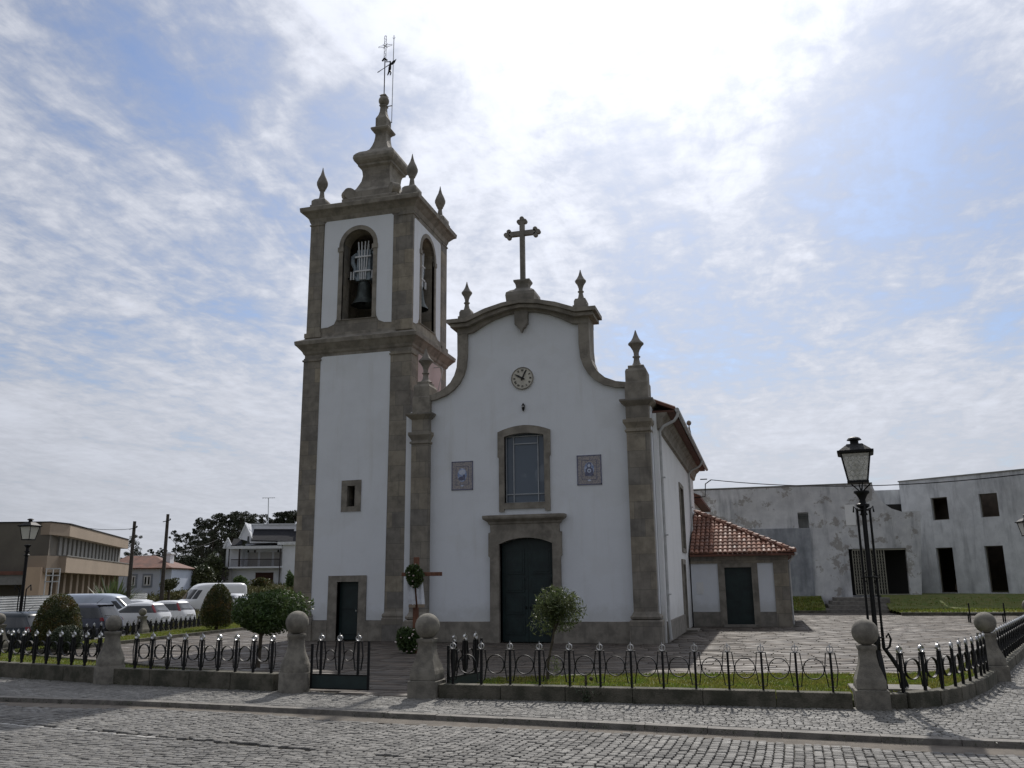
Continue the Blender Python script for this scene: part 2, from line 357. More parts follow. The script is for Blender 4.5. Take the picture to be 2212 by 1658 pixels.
def thing(name, loc, label, cat, rz=0, group=None):
    o = bpy.data.objects.new(name, None); COL.objects.link(o); o.location = loc; o.rotation_euler.z = rz
    o.empty_display_size = .3
    return tag(o, label, cat, group)
def struct(name, mb, m, smooth=None):
    o = mb.build(name, m, None, smooth); o['kind'] = 'structure'; return o
def inst(name, me, parent, loc=(0, 0, 0), rz=0, sc=1):
    o = bpy.data.objects.new(name, me); COL.objects.link(o); o.parent = parent; o.location = loc; o.rotation_euler.z = rz
    if sc != 1: o.scale = (sc, sc, sc)
    return o
def copy_tree(o, parent=None):
    c = o.copy(); COL.objects.link(c); c.parent = parent
    for ch in list(o.children): copy_tree(ch, c)
    return c
def np_mesh(name, V, Fq, m):
    me = bpy.data.meshes.new(name); V = np.asarray(V, np.float32); Fq = np.asarray(Fq, np.int32); k = Fq.shape[1]
    me.vertices.add(len(V)); me.vertices.foreach_set('co', V.ravel())
    me.loops.add(Fq.size); me.loops.foreach_set('vertex_index', Fq.ravel())
    me.polygons.add(len(Fq)); me.polygons.foreach_set('loop_start', np.arange(len(Fq), dtype=np.int32) * k)
    me.update(calc_edges=True); me.validate(); me.materials.append(MT[m]); return me
def np_obj(name, me, parent=None, loc=(0, 0, 0)):
    o = bpy.data.objects.new(name, me); COL.objects.link(o); o.parent = parent; o.location = loc; return o
def leaves(C, size, asp=.45, jitter=1.0, up=0.0):
    """small pointed leaf faces centred on the points C (n,3)"""
    n = len(C); d = RNG.normal(size=(n, 3)); d[:, 2] += up; d /= np.linalg.norm(d, axis=1)[:, None]
    e = RNG.normal(size=(n, 3)); e -= (e * d).sum(1)[:, None] * d; e /= np.linalg.norm(e, axis=1)[:, None]
    s = size * RNG.uniform(.6, 1.35, (n, 1)) * jitter
    V = np.stack([C - d * s * .5, C + e * s * asp * .5, C + d * s * .5, C - e * s * asp * .5], 1).reshape(-1, 3)
    return V, np.arange(4 * n).reshape(n, 4)
def blob_pts(n, c, r, shell=.55, lump=.18, k=9):
    d = RNG.normal(size=(n, 3)); d /= np.linalg.norm(d, axis=1)[:, None]
    L = RNG.normal(size=(k, 3)); L /= np.linalg.norm(L, axis=1)[:, None]
    w = 1 + lump * (np.clip(d @ L.T, 0, 1) ** 6).sum(1) - lump * .5
    rr = (shell + (1 - shell) * RNG.uniform(0, 1, n) ** .6) * w
    return np.asarray(c) + d * rr[:, None] * np.asarray(r)
Z = Vector((0, 0, 1)); X = Vector((1, 0, 0)); Y = Vector((0, 1, 0))
def arc(cx, cz, rx, rz, a0, a1, n): return [(cx + rx * math.cos(R(a0 + (a1 - a0) * i / n)), cz + rz * math.sin(R(a0 + (a1 - a0) * i / n))) for i in range(n + 1)]
def segtop(x0, x1, zs, zc, n=10):     # shallow arched head, from right to left
    return [(x1 + (x0 - x1) * i / n, zs + (zc - zs) * (1 - (2 * i / n - 1) ** 2)) for i in range(n + 1)]
# ================================================================== GROUND
def sstep(a, b, v): t = min(1, max(0, (v - a) / (b - a))); return t * t * (3 - 2 * t)
def hgt(x, y):
    base = -.20
    lf = sstep(-15, -24, x) * sstep(16, 24, y)
    base -= .12 * lf
    base += 2.25 * sstep(48, 96, y) * sstep(-20, -40, x)
    base += .9 * sstep(58, 68, y) * sstep(-30, -8, x)
    return base
def axis_pts(lo, hi, st, far):
    a = list(np.arange(lo, hi + .01, st)); k = st
    l, h = a[0], a[-1]; pre = []; post = []
    while l > -far: k *= 1.5; l -= k; pre.append(l)
    k = st
    while h < far: k *= 1.5; h += k; post.append(h)
    return pre[::-1] + a + post
xs = axis_pts(-100, 50, 3, 1500); ys = axis_pts(-30, 130, 3, 1500)
struct('ground', MB().grid([[(x, y, hgt(x, y)) for y in ys] for x in xs]), 'soil_field', 60)
# far hills
hl = []
for i in range(90):
    a = -1.35 + i * .028; row = []
    hh = 9 + 7 * math.sin(i * .21) + 4 * math.sin(i * .57 + 1) + 1.2 * math.sin(i * 2.3)
    for rr, f in ((330, -.2), (360, .45), (400, 1.0), (460, .8), (560, 0)):
        row.append((math.sin(a) * rr, math.cos(a) * rr, 1 + max(3, hh + random.uniform(-.6, .6)) * f))
    hl.append(row)
struct('hills', MB().grid(hl), 'hill_green', 60)
def kerb_y(x): return 13.38 - .0 * x if x < -10 else 13.38 + (x + 10) * (-.098) if x < 2 else 12.2
RD = -.065
struct('road_bed', MB().grid([[(x, y, RD - .03) for y in (-14, 0, 8, kerb_y(x) + .05)] for x in list(range(-60, 41, 2))]), 'joint')
struct('gutter_sand', MB().grid([[(x, kerb_y(x) - .34 - .10 * math.sin(x * .9) - .05 * math.sin(x * 2.7), RD - .012), (x, kerb_y(x) + .02, RD + .004)] for x in np.arange(-13.5, 4.6, .3)]), 'sand')
def setts(name, cells, m, z, gap, hvar, tilt):
    """cells: list of (cx, cy, w, d, rot); each stone is a low chamfered block"""
    c = np.array(cells); n = len(c)
    w = c[:, 2] - gap; d = c[:, 3] - gap; ca, sa = np.cos(c[:, 4]), np.sin(c[:, 4])
    sx = np.array([-1, 1, 1, -1]); sy = np.array([-1, -1, 1, 1])
    jx = RNG.normal(0, .045, (n, 4)); jy = RNG.normal(0, .045, (n, 4))
    tx = RNG.normal(0, tilt, n); ty = RNG.normal(0, tilt, n); zz = z + RNG.normal(0, hvar, n)
    V = []
    for lvl, sh, dz in ((0, 1.0, -.03), (1, .97, -.007), (2, .84, 0.0)):
        lx = (sx + jx) * (w / 2)[:, None] * sh; ly = (sy + jy) * (d / 2)[:, None] * sh
        gx = c[:, 0][:, None] + lx * ca[:, None] - ly * sa[:, None]; gy = c[:, 1][:, None] + lx * sa[:, None] + ly * ca[:, None]
        gz = zz[:, None] + dz + tx[:, None] * lx + ty[:, None] * ly
        V.append(np.stack([gx, gy, gz], 2))
    V = np.stack(V, 1).reshape(-1, 3)     # n * 12
    F = []
    for l in (0, 1):
        for k in range(4): F.append((l * 4 + k, l * 4 + (k + 1) % 4, l * 4 + 4 + (k + 1) % 4, l * 4 + 4 + k))
    F.append((8, 9, 10, 11)); F = np.array(F)
    FF = (F[None] + (np.arange(n) * 12)[:, None, None]).reshape(-1, 4)
    return np_mesh(name, V, FF, m)
def wl(x): return 11.25 - (x + 11.16) * .18      # line of white setts
cells = []; white = []
x = -19.0
while x < 7.5:                                    # courses running away from the camera, beyond the white line
    wc = random.uniform(.095, .125); y = 4.6 + random.uniform(0, .1)
    while y < 13.5:
        dd = random.uniform(.10, .15)
        xx = x + .09 * math.sin(y * .8 + x * .12) + (y - 10) * .10
        c = (xx + wc / 2, y + dd / 2, wc, dd, .08 + random.gauss(0, .03))
        lim = kerb_y(xx) - .06
        up_ = (y > wl(xx) + .08) if xx < -5.5 else (y > 10.15 - (xx + 5.5) * .02)
        if y + dd < lim - (.22 + .12 * math.sin(xx * .9)) * (xx > -13) and up_: cells.append(c)
        y += dd
    x += wc
y = 4.2
while y < 12.2:                                   # courses running along the street, nearest the camera
    dd = random.uniform(.09, .12); x = -19 + random.uniform(0, .12)
    while x < 7.5:
        wc = random.uniform(.10, .17); yy = y + .12 * math.sin(x * .55 + y * .3) - (x + 5) * .03
        lim = wl(x) - .04 if x < -5.5 else 10.15 - (x + 5.5) * .02
        if yy < lim: cells.append((x + wc / 2, yy + dd / 2, wc, dd, -.03 + random.gauss(0, .03)))
        x += wc
    y += dd
x = -17.0
while x < -8.0:
    wc = random.uniform(.14, .2); white.append((x + wc / 2, wl(x + wc / 2) + .02, wc, .085, -.18)); x += wc + .01
o = np_obj('road', setts('road', cells, 'sett', RD, .013, .003, .035)); o['kind'] = 'structure'
o = np_obj('road_marking', setts('road_marking', white, 'sett_white', RD + .003, .012, .003, .03)); o['kind'] = 'structure'
# kerb
kb = MB(); x = -30
while x < 25:
    x2 = x + random.uniform(.8, 1.2)
    kb.box(0, 0, 0, 0, 0, 0) if False else None
    a, b = kerb_y(x), kerb_y(x2 - .008)
    z1, z2 = random.uniform(-.004, .004), random.uniform(-.004, .004)
    kb.add([(x, a, -.35), (x2 - .008, b, -.35), (x2 - .008, b + .21, -.35), (x, a + .21, -.35), (x, a + .012, .008 + z1), (x2 - .008, b + .012, .008 + z2), (x2 - .008, b + .21, .008 + z2), (x, a + .21, .008 + z1)],
           [(0, 3, 2, 1), (4, 5, 6, 7), (0, 1, 5, 4), (1, 2, 6, 5), (2, 3, 7, 6), (3, 0, 4, 7)])
    x = x2
struct('kerb', kb, 'kerb_stone')
# perimeter line of the churchyard
FR = [(-5.75, 14.95), (1.5, 14.9)]
CURVE = [(1.5, 14.9), (1.95, 15.08), (2.45, 15.5), (2.85, 16.05), (3.2, 16.8), (3.6, 17.75), (4.05, 19.1)]
def offs(pts, d):
    out = []
    for i, p in enumerate(pts):
        a = Vector(pts[max(0, i - 1)]); b = Vector(pts[min(len(pts) - 1, i + 1)]); t = (b - a).normalized(); out.append((p[0] + t.y * d, p[1] - t.x * d))
    return out
FARR = (9.9, 37.2)
LFT = [(-8.55, 15.3), (-13.1, 15.85), (-20.8, 17.6)]
BACK = [(-22.6, 22.4), (-24.75, 31.6), (-27.6, 43.5)]
perim_in = [(-20.8, 17.6), (-13.1, 15.85), (-8.55, 15.3), (-5.75, 14.95)] + CURVE + [FARR]
def pip(x, y, P):
    c = False; j = len(P) - 1
    for i in range(len(P)):
        if (P[i][1] > y) != (P[j][1] > y) and x < (P[j][0] - P[i][0]) * (y - P[i][1]) / (P[j][1] - P[i][1]) + P[i][0]: c = not c
        j = i
    return c
walk_poly = [(-40, kerb_y(-40) + .1), (-10, kerb_y(-10) + .1), (2, kerb_y(2) + .1), (30, 12.3), (30, 45), (13, 45)] + [FARR] + CURVE[::-1] + [(-5.75, 14.95), (-8.55, 15.3), (-13.1, 15.85), (-20.8, 17.6), (-40, 21)]
struct('pavement_bed', MB().poly(walk_poly, [], (0, 0, -.022), X, Y, Z, .2), 'joint_walk')
cells = []
y = 12.2
while y < 36:
    dd = random.uniform(.085, .105); x = -24 + random.uniform(0, .1) + (0 if y < 19 else 27)
    while x < (9.5 if y < 19 else 14):
        wc = random.uniform(.09, .12); yy = y + .05 * math.sin(x * 1.1) - (x + 5) * .045 * (x < 2)
        if y < 22 or (x + yy * 7) % .24 < .3:
            if pip(x + wc / 2, yy + dd / 2, walk_poly) and yy > kerb_y(x) + .22: cells.append((x + wc / 2, yy + dd / 2, wc, dd, .02 + random.gauss(0, .05)))
        x += wc
    y += dd
o = np_obj('pavement', setts('pavement', cells, 'sett_small', 0.0, .008, .0025, .03)); o['kind'] = 'structure'
# forecourt: slabs
LAWN_R = [(-5.45, 15.0), (1.5, 15.1)] + offs(CURVE, -.12)[1:] + [(6.1, 25.6), (5.6, 25.9), (3.7, 20.6), (3.35, 19.9), (2.6, 19.3), (1.2, 18.95), (-1.4, 18.6), (-3.2, 18.1), (-5.1, 17.2), (-5.6, 16.4)]
LAWN_L = [(-20.8, 17.7), (-13.1, 15.95), (-8.75, 15.4), (-8.75, 16.9), (-13.2, 18.2), (-17.5, 20.0), (-21.0, 21.4), (-21.6, 26.3), (-22.2, 30.5), (-22.6, 34.6), (-23.6, 44), (-27.4, 43.6), (-24.65, 31.6), (-22.5, 22.4)]
court = [(-20.8, 17.6), (-13.1, 15.85), (-8.55, 15.3), (-8.4, 14.95), (-5.8, 14.9), (1.5, 14.95)] + offs(CURVE, -.05)[1:] + [FARR, (14.5, 57), (-16.5, 57), (-23.6, 44)]
court += [(-22.5, 30), (-21.4, 22)]
struct('forecourt_bed', MB().poly(court, [], (0, 0, -.018), X, Y, Z, .2), 'slab_joint')
cells = []
bld = [(-16.6, 29.2, -11.9, 33.4), (-11.9, 28.6, -2.9, 56), (-3, 39.9, 1.3, 50)]
y = 14.9
while y < 57:
    dd = random.uniform(.34, .52); x = -24 + random.uniform(0, .8)
    while x < 15:
        wc = random.uniform(.45, 1.1); cx, cyy = x + wc / 2, y + dd / 2
        if pip(cx, cyy, court) and pip(x, cyy, court) and pip(x + wc, cyy, court) and not pip(cx, cyy, LAWN_R) and not pip(cx, cyy, LAWN_L) and not any(b[0] < cx < b[2] and b[1] < cyy < b[3] for b in bld):
            cells.append((cx, cyy, wc, dd, 0))
        x += wc
    y += dd
def slabs(name, cells, m, z):
    c = np.array(cells); n = len(c); w = c[:, 2] - .03; d = c[:, 3] - .03
    sx = np.array([-1, 1, 1, -1]); sy = np.array([-1, -1, 1, 1]); V = []
    tx = RNG.normal(0, .005, n); ty = RNG.normal(0, .006, n); zz = z + RNG.normal(0, .0025, n)
    for sh, dz in ((1.0, -.02), (1.0, 0)):
        lx = sx * (w / 2)[:, None]; ly = sy * (d / 2)[:, None]
        V.append(np.stack([c[:, 0][:, None] + lx, c[:, 1][:, None] + ly, zz[:, None] + dz + tx[:, None] * lx + ty[:, None] * ly], 2))
    V = np.stack(V, 1).reshape(-1, 3)
    F = np.array([(k, (k + 1) % 4, 4 + (k + 1) % 4, 4 + k) for k in range(4)] + [(4, 5, 6, 7)])
    return np_mesh(name, V, (F[None] + (np.arange(n) * 8)[:, None, None]).reshape(-1, 4), m)
o = np_obj('forecourt', slabs('forecourt', cells, 'slab_stone', 0)); o['kind'] = 'structure'
# lawns
def lawn(name, P, z, nblade, label):
    o = struct(name, MB().poly(P, [], (0, 0, z), X, Y, Z, .12), 'lawn_soil')
    xs_ = [p[0] for p in P]; ys_ = [p[1] for p in P]; pts = []
    while len(pts) < nblade:
        x, y = random.uniform(min(xs_), max(xs_)), random.uniform(min(ys_), max(ys_))
        if pip(x, y, P): pts.append((x, y, z + .02))
    V, F = leaves(np.array(pts), .07, .28, up=2.4)
    g = np_obj('grass', np_mesh('grass', V, F, 'grass')); g['kind'] = 'stuff'; tag(g, label, 'grass')
lawn('lawn', LAWN_R, .09, 26000, 'mown green grass of the lawn strip right of the gate')
lawn('lawn', LAWN_L, .05, 30000, 'mown green grass of the lawn around the left corner of the yard')
ce = MB()
for P in ((LAWN_R[len(CURVE) + 2:]), (LAWN_L[3:11])):
    for a, b in zip(P[:-1], P[1:]):
        a, b = Vector((*a, 0)), Vector((*b, 0)); t = (b - a).normalized(); nn = Vector((-t.y, t.x, 0)); L = (b - a).length
        ce.obox(a, t, Z, nn, 0, L - .01, -.05, .11, -.05, .07)
struct('lawn_edging', ce, 'granite_wall')
# wild field grass on the left
pts = []
while len(pts) < 16000:
    d = random.uniform(42, 100) ; px = random.uniform(280, 660); p = at(px, 1290, d)
    if p.x < -26 and not (p.x > -24 and p.y < 46): pts.append((p.x, p.y, hgt(p.x, p.y) + random.uniform(.05, .35)))
V, F = leaves(np.array(pts), .55, .14, up=2.0)
o = np_obj('wild_grass', np_mesh('wild_grass', V, F, 'wild_grass')); tag(o, 'rough dry field grass rising behind the parked cars', 'grass'); o['kind'] = 'stuff'
# car park surface
struct('car_park', MB().grid([[(x, y, -.235 - .075 * sstep(-24, -28, x)) for y in (18, 24, 30, 36, 42, 48, 52)] for x in (-46, -40, -34, -30, -27, -24.9, -23)]), 'joint_walk')
# ================================================================== CHURCH
S = 28.8; XC = -7.6
church = thing('church', (XC, S, 0), 'white plastered church with scrolled granite gable, clock and dark green double door', 'church')
def mirror(p): return [(2 * XC - x, z) for x, z in p[::-1]]
inner = [(-5.56, 10.74), (-5.56, 10.0), (-5.52, 9.53), (-5.42, 9.2), (-5.26, 8.92), (-5.06, 8.71), (-4.78, 8.52), (-4.35, 8.38), (-4.0, 8.34)]
outer = [(-5.18, 10.9), (-5.19, 9.95), (-5.16, 9.5), (-5.07, 9.22), (-4.92, 8.97), (-4.68, 8.75), (-4.31, 8.59), (-3.87, 8.53)]
topw = [(-5.78, 10.77), (-6.22, 11.02), (-6.6, 11.19), (-7.1, 11.33), (XC, 11.38)]
wallp = [(-4.0, 0), (-4.0, 7.9)] + inner[::-1] + topw
half = [(-3.2, 0), (-3.2, 7.9)] + inner[::-1][0:] + topw
full = half + mirror(half)[1:]
doorh = [(-8.5, 0), (-6.65, 0)] + segtop(-8.5, -6.65, 3.22, 3.42)[0:]
# door hole open at the bottom: carve as a notch in the outline
L0 = [(-12.0, 0), (-8.5, 0)] + [(-8.5, 3.22)] + segtop(-8.5, -6.65, 3.22, 3.42)[::-1][1:-1] + [(-6.65, 3.22), (-6.65, 0), (-3.2, 0)]
right_up = [(-3.2, 7.9)] + inner[::-1] + topw
facade = L0 + right_up + mirror([(-3.2, 7.9)] + inner[::-1] + topw)[1:]
winh = [(-8.31, 4.6), (-6.89, 4.6)] + segtop(-8.31, -6.89, 6.9, 7.0)
MB().poly(facade, [winh[::-1]], (0, S, 0), X, Z, -Y, .7).build('facade_wall', 'plaster', church)
# coping strips and arched cornice
def strip(pin, pout, y0, dep, m, name):
    P = pin + pout[::-1]
    return MB().poly(P, [], (0, y0, 0), X, Z, -Y, dep).build(name, m, church)
strip(inner[:-1] + [(-3.95, 8.34)], outer[:-1] + [(-3.95, 8.53)], S - .14, .95, 'granite_plain', 'gable_coping')
strip(mirror(inner[:-1] + [(-3.95, 8.34)]), mirror(outer[:-1] + [(-3.95, 8.53)]), S - .14, .95, 'granite_plain', 'gable_coping')
arcI = [(-5.18, 10.74), (-5.56, 10.74)] + topw; arcI = arcI + mirror(arcI)[1:]
def ctop(o=0): 
    q = [(-5.18 + o, 11.18), (-5.66, 11.18), (-6.3, 11.46), (-6.95, 11.62), (XC, 11.7)]; return q + mirror(q)[1:]
MB().poly(arcI + ctop()[::-1], [], (0, S - .155, 0), X, Z, -Y, 1.0).build('gable_band', 'granite_plain', church)
for dy, lo, hi, ox in ((.24, 0.10, -.16, .08), (.36, -.02, .06, .19), (.46, .12, .22, .30)):   # moulding steps
    q = [(-5.18 + ox, 10.98 + lo + .0), (-5.70 + ox * .3, 10.98 + lo), (-6.3, 11.24 + lo), (-6.95, 11.42 + lo), (XC, 11.5 + lo)]
    w = [(-5.18 + ox, 11.02 + .24 + (hi - .24)), (-5.66 + ox * .3, 11.02 + .24 + (hi - .24)), (-6.3, 11.30 + .24 + (hi - .24)), (-6.95, 11.46 + .24 + (hi - .24)), (XC, 11.54 + .24 + (hi - .24))]
    if hi < 0: w = [(a, b + .32) for a, b in w]
    A = q + mirror(q)[1:]; B = w + mirror(w)[1:]
    MB().poly(A + B[::-1], [], (0, S - dy, 0), X, Z, -Y, .9 + dy).build('gable_cornice', 'granite_plain', church)
# keystone shield
MB().poly([(-7.84, 11.5), (-7.37, 11.5), (-7.37, 10.92), (-7.44, 10.86), (-7.46, 10.79), (-7.54, 10.75), (-7.6, 10.60), (-7.66, 10.75), (-7.74, 10.79), (-7.76, 10.86), (-7.84, 10.92)][::-1], [], (0, S - .18, 0), X, Z, -Y, .2).build('gable_shield', 'granite_grey', church, bevel=.02)
# plinth and pilasters
pl = MB()
for a, b in ((-11.06, -8.8), (-6.40, -4.0), (-12.0, -11.8)):
    pl = MB(); pl.box(a, b, S - .10, S + .1, 0, .68); pl.build('plinth', 'granite_plain', church, bevel=.01)
MB().box(-3.25, -3.0, S + .5, 36.0, 0, .66).build('plinth', 'granite_grey', church, bevel=.01)
def pilaster(x0, x1, xs0, name='pilaster'):
    cx, hx = (x0 + x1) / 2, (x1 - x0) / 2; yb = S + .3; hy = .5; cyy = S + .22
    m = MB(); m.sq(cx, cyy, hx, hy, [(.13, 0), (.13, .70), (.10, .74)]); 
    m.sq(cx, cyy, hx, hy, [(.03, .74), (.09, .78), (.10, .84), (.05, .90), (.0, 1.0), (0, 6.78)])
    m.sq(cx, cyy, hx, hy, [(.0, 6.78), (.05, 6.80), (.05, 6.86), (.0, 6.88), (.0, 6.92), (.04, 7.0), (.10, 7.10), (.10, 7.20), (.0, 7.22), (0, 7.66), (.05, 7.70), (.18, 7.82), (.18, 7.88), (.0, 7.9)])
    m.build(name, 'granite', church)
    q = MB(); q.sq(cx, cyy, hx - .02, hy - .1, [(.03, 7.9), (.03, 8.5), (0, 8.52), (0, 8.9), (-.03, 8.98), (-.09, 9.0), (-.09, 9.1), (-.13, 9.12)]); q.build('pilaster_pedestal', 'granite_plain', church)
    u = MB(); u.lathe((cx, cyy, 9.12), [(.24, 0), (.17, .05), (.12, .13), (.095, .26), (.10, .31), (.135, .33), (.135, .36), (.09, .38), (.09, .48), (.12, .58), (.20, .72), (.27, .79), (.265, .83), (.17, .92), (.10, 1.04), (.05, 1.18), (.015, 1.30)], 20); u.build('finial', 'granite_grey', church, 40)
pilaster(-4.0, -3.24, 0); pilaster(-11.68, -11.04, 0)
# upper finials + cap blocks
for cx in (-5.47, 2 * XC + 5.47):
    u = MB(); u.sq(cx, S + .1, .26, .26, [(0, 11.15), (0, 11.42), (-.04, 11.44), (-.04, 11.58), (-.08, 11.68), (-.15, 11.70)])
    u.lathe((cx, S + .1, 11.68), [(.13, 0), (.10, .1), (.075, .22), (.08, .26), (.11, .28), (.11, .31), (.07, .33), (.075, .42), (.12, .55), (.195, .66), (.2, .70), (.13, .79), (.07, .90), (.035, 1.02), (.012, 1.12)], 18); u.build('finial', 'granite_grey', church, 40)
# cross with pedestal
m = MB(); m.sq(XC, S + .15, .34, .28, [(.16, 11.6), (.18, 11.82), (.20, 11.98), (.18, 12.10), (.06, 12.2), (-.06, 12.26), (-.12, 12.34), (-.10, 12.46), (-.04, 12.56), (-.04, 12.62), (-.20, 12.63)]); m.build('cross_pedestal', 'granite_grey', church)
m = MB(); m.box(XC - .085, XC + .085, S + .07, S + .23, 12.6, 14.95); m.box(XC - .5, XC + .5, S + .075, S + .225, 14.38, 14.56)
yc = S + .15
for (a, b) in ((XC - .5, 14.47), (XC + .5, 14.47), (XC, 14.93)):
    for da, db in ((0, .11), (0, -.11), (-.11, 0), (.11, 0)):
        if (a < XC and da > 0) or (a > XC and da < 0) or (a == XC and db < 0): continue
        m.add([(a + da + .085 * math.cos(k * PI / 6), yy, b + db + .085 * math.sin(k * PI / 6)) for yy in (yc - .075, yc + .075) for k in range(12)],
              [tuple(range(12)), tuple(range(23, 11, -1))] + [(k, (k + 1) % 12, 12 + (k + 1) % 12, 12 + k) for k in range(12)])
m.build('cross', 'granite_grey', church)
# clock
ck = MB(); n = 40
ck.add([(-7.62 + .40 * math.cos(2 * PI * k / n), yy, 8.95 + .40 * math.sin(2 * PI * k / n)) for yy in (S - .05, S + .02) for k in range(n)], [tuple(range(n)), tuple(range(2 * n - 1, n - 1, -1))] + [(k, (k + 1) % n, n + (k + 1) % n, n + k) for k in range(n)])
clock = ck.build('clock', 'clock_face', church)
rim = MB()
rim.tube([(-7.62 + .39 * math.cos(2 * PI * k / n), S - .055, 8.95 + .39 * math.sin(2 * PI * k / n)) for k in range(n + 1)], .018, 6, False); rim.build('clock_rim', 'granite_grey', clock)
hd = MB()
def hand(ang, L, w):
    d = Vector((math.sin(R(ang)), 0, math.cos(R(ang)))); p = Vector((d.z, 0, -d.x)); c = Vector((-7.62, S - .075, 8.95))
    hd.add([tuple(c - d * .09 - p * w), tuple(c - d * .09 + p * w), tuple(c + d * L * .7 + p * w * 1.2), tuple(c + d * L), tuple(c + d * L * .7 - p * w * 1.2)] + [tuple(Vector((0, .012, 0)) + q) for q in (c - d * .09 - p * w, c - d * .09 + p * w, c + d * L * .7 + p * w * 1.2, c + d * L, c + d * L * .7 - p * w * 1.2)],
           [(0, 1, 2, 3, 4), (9, 8, 7, 6, 5)] + [(k, (k + 1) % 5, 5 + (k + 1) % 5, 5 + k) for k in range(5)])
hand(299, .29, .026); hand(26, .36, .02)
hd.lathe((-7.62, S - .08, 8.95), [(.01, -.045), (.05, -.02), (.05, .02), (.01, .045)], 10); hd.build('clock_hands', 'black_paint', clock)
RN = ['XII', 'I', 'II', 'III', 'IV', 'V', 'VI', 'VII', 'VIII', 'IX', 'X', 'XI']
nm = MB()
def stroke(m, c, ax, up_, x0, y0, x1, y1, w, yv):
    a = c + ax * x0 + up_ * y0; b = c + ax * x1 + up_ * y1; d = (b - a).normalized(); q = Vector((d.z, 0, -d.x)) * w
    m.add([tuple(a - q), tuple(a + q), tuple(b + q), tuple(b - q)] + [tuple(p + Vector((0, .008, 0))) for p in (a - q, a + q, b + q, b - q)], [(0, 1, 2, 3), (7, 6, 5, 4), (0, 4, 5, 1), (1, 5, 6, 2), (2, 6, 7, 3), (3, 7, 4, 0)])
for i, s_ in enumerate(RN):
    a = R(30 * i); up_ = Vector((math.sin(a), 0, math.cos(a))); ax = Vector((math.cos(a), 0, -math.sin(a))); c = Vector((-7.62, S - .062, 8.95)) + up_ * .29
    wd = {'I': .022, 'V': .05, 'X': .045}; tot = sum(wd[q] for q in s_); x = -tot / 2; h_ = .034
    for q in s_:
        w = wd[q]
        if q == 'I': stroke(nm, c, ax, up_, x + w / 2, -h_, x + w / 2, h_, .006, 0)
        elif q == 'V': stroke(nm, c, ax, up_, x + .006, h_, x + w / 2, -h_, .006, 0); stroke(nm, c, ax, up_, x + w - .008, h_, x + w / 2, -h_, .004, 0)
        else: stroke(nm, c, ax, up_, x + .006, h_, x + w - .006, -h_, .006, 0); stroke(nm, c, ax, up_, x + w - .008, h_, x + .006, -h_, .004, 0)
        x += w
nm.build('clock_numerals', 'black_paint', clock)
# small niche lamp under the clock
m = MB(); m.lathe((-7.6, S - .06, 7.76), [(.01, 0), (.035, .05), (.05, .09), (.05, .20), (.065, .21), (.02, .27), (.01, .30)], 12); wl_ = m.build('wall_lamp', 'iron', church, 40)
m = MB(); m.ball((-7.6, S - .09, 7.93), .035, 10, 8); m.build('lamp_bulb', 'saint_white', wl_)
# window
wf = MB()
Wo = [(-8.5, 4.31), (-8.32, 4.31), (-8.32, 4.40), (-6.88, 4.40), (-6.88, 4.31), (-6.70, 4.31), (-6.70, 6.15), (-6.66, 6.2), (-6.66, 7.07)] + segtop(-8.54, -6.66, 7.07, 7.27)[1:-1] + [(-8.54, 7.07), (-8.54, 6.2), (-8.5, 6.15)]
wf.poly(Wo, [winh[::-1]], (0, S - .07, 0), X, Z, -Y, .35); wfo = wf.build('window_surround', 'granite_plain', church, bevel=.012)
g = MB(); gw = [(-8.30, 4.6), (-6.90, 4.6)] + segtop(-8.30, -6.90, 6.9, 7.0); g.poly(gw, [], (0, S + .2, 0), X, Z, -Y, .012); g.build('window_glass', 'window_glass', church)
b_ = MB()
for x0 in (-8.31, -8.04, -7.17, -6.93): b_.box(x0, x0 + .035, S + .15, S + .19, 4.6, 6.93)
for z0, a, c in ((4.6, -8.31, -6.89), (4.89, -8.31, -6.89), (6.64, -8.02, -7.15), (6.9, -8.31, -6.89)): b_.box(a, c, S + .155, S + .185, z0, z0 + .035)
b_.build('window_frame', 'grey_metal', church)
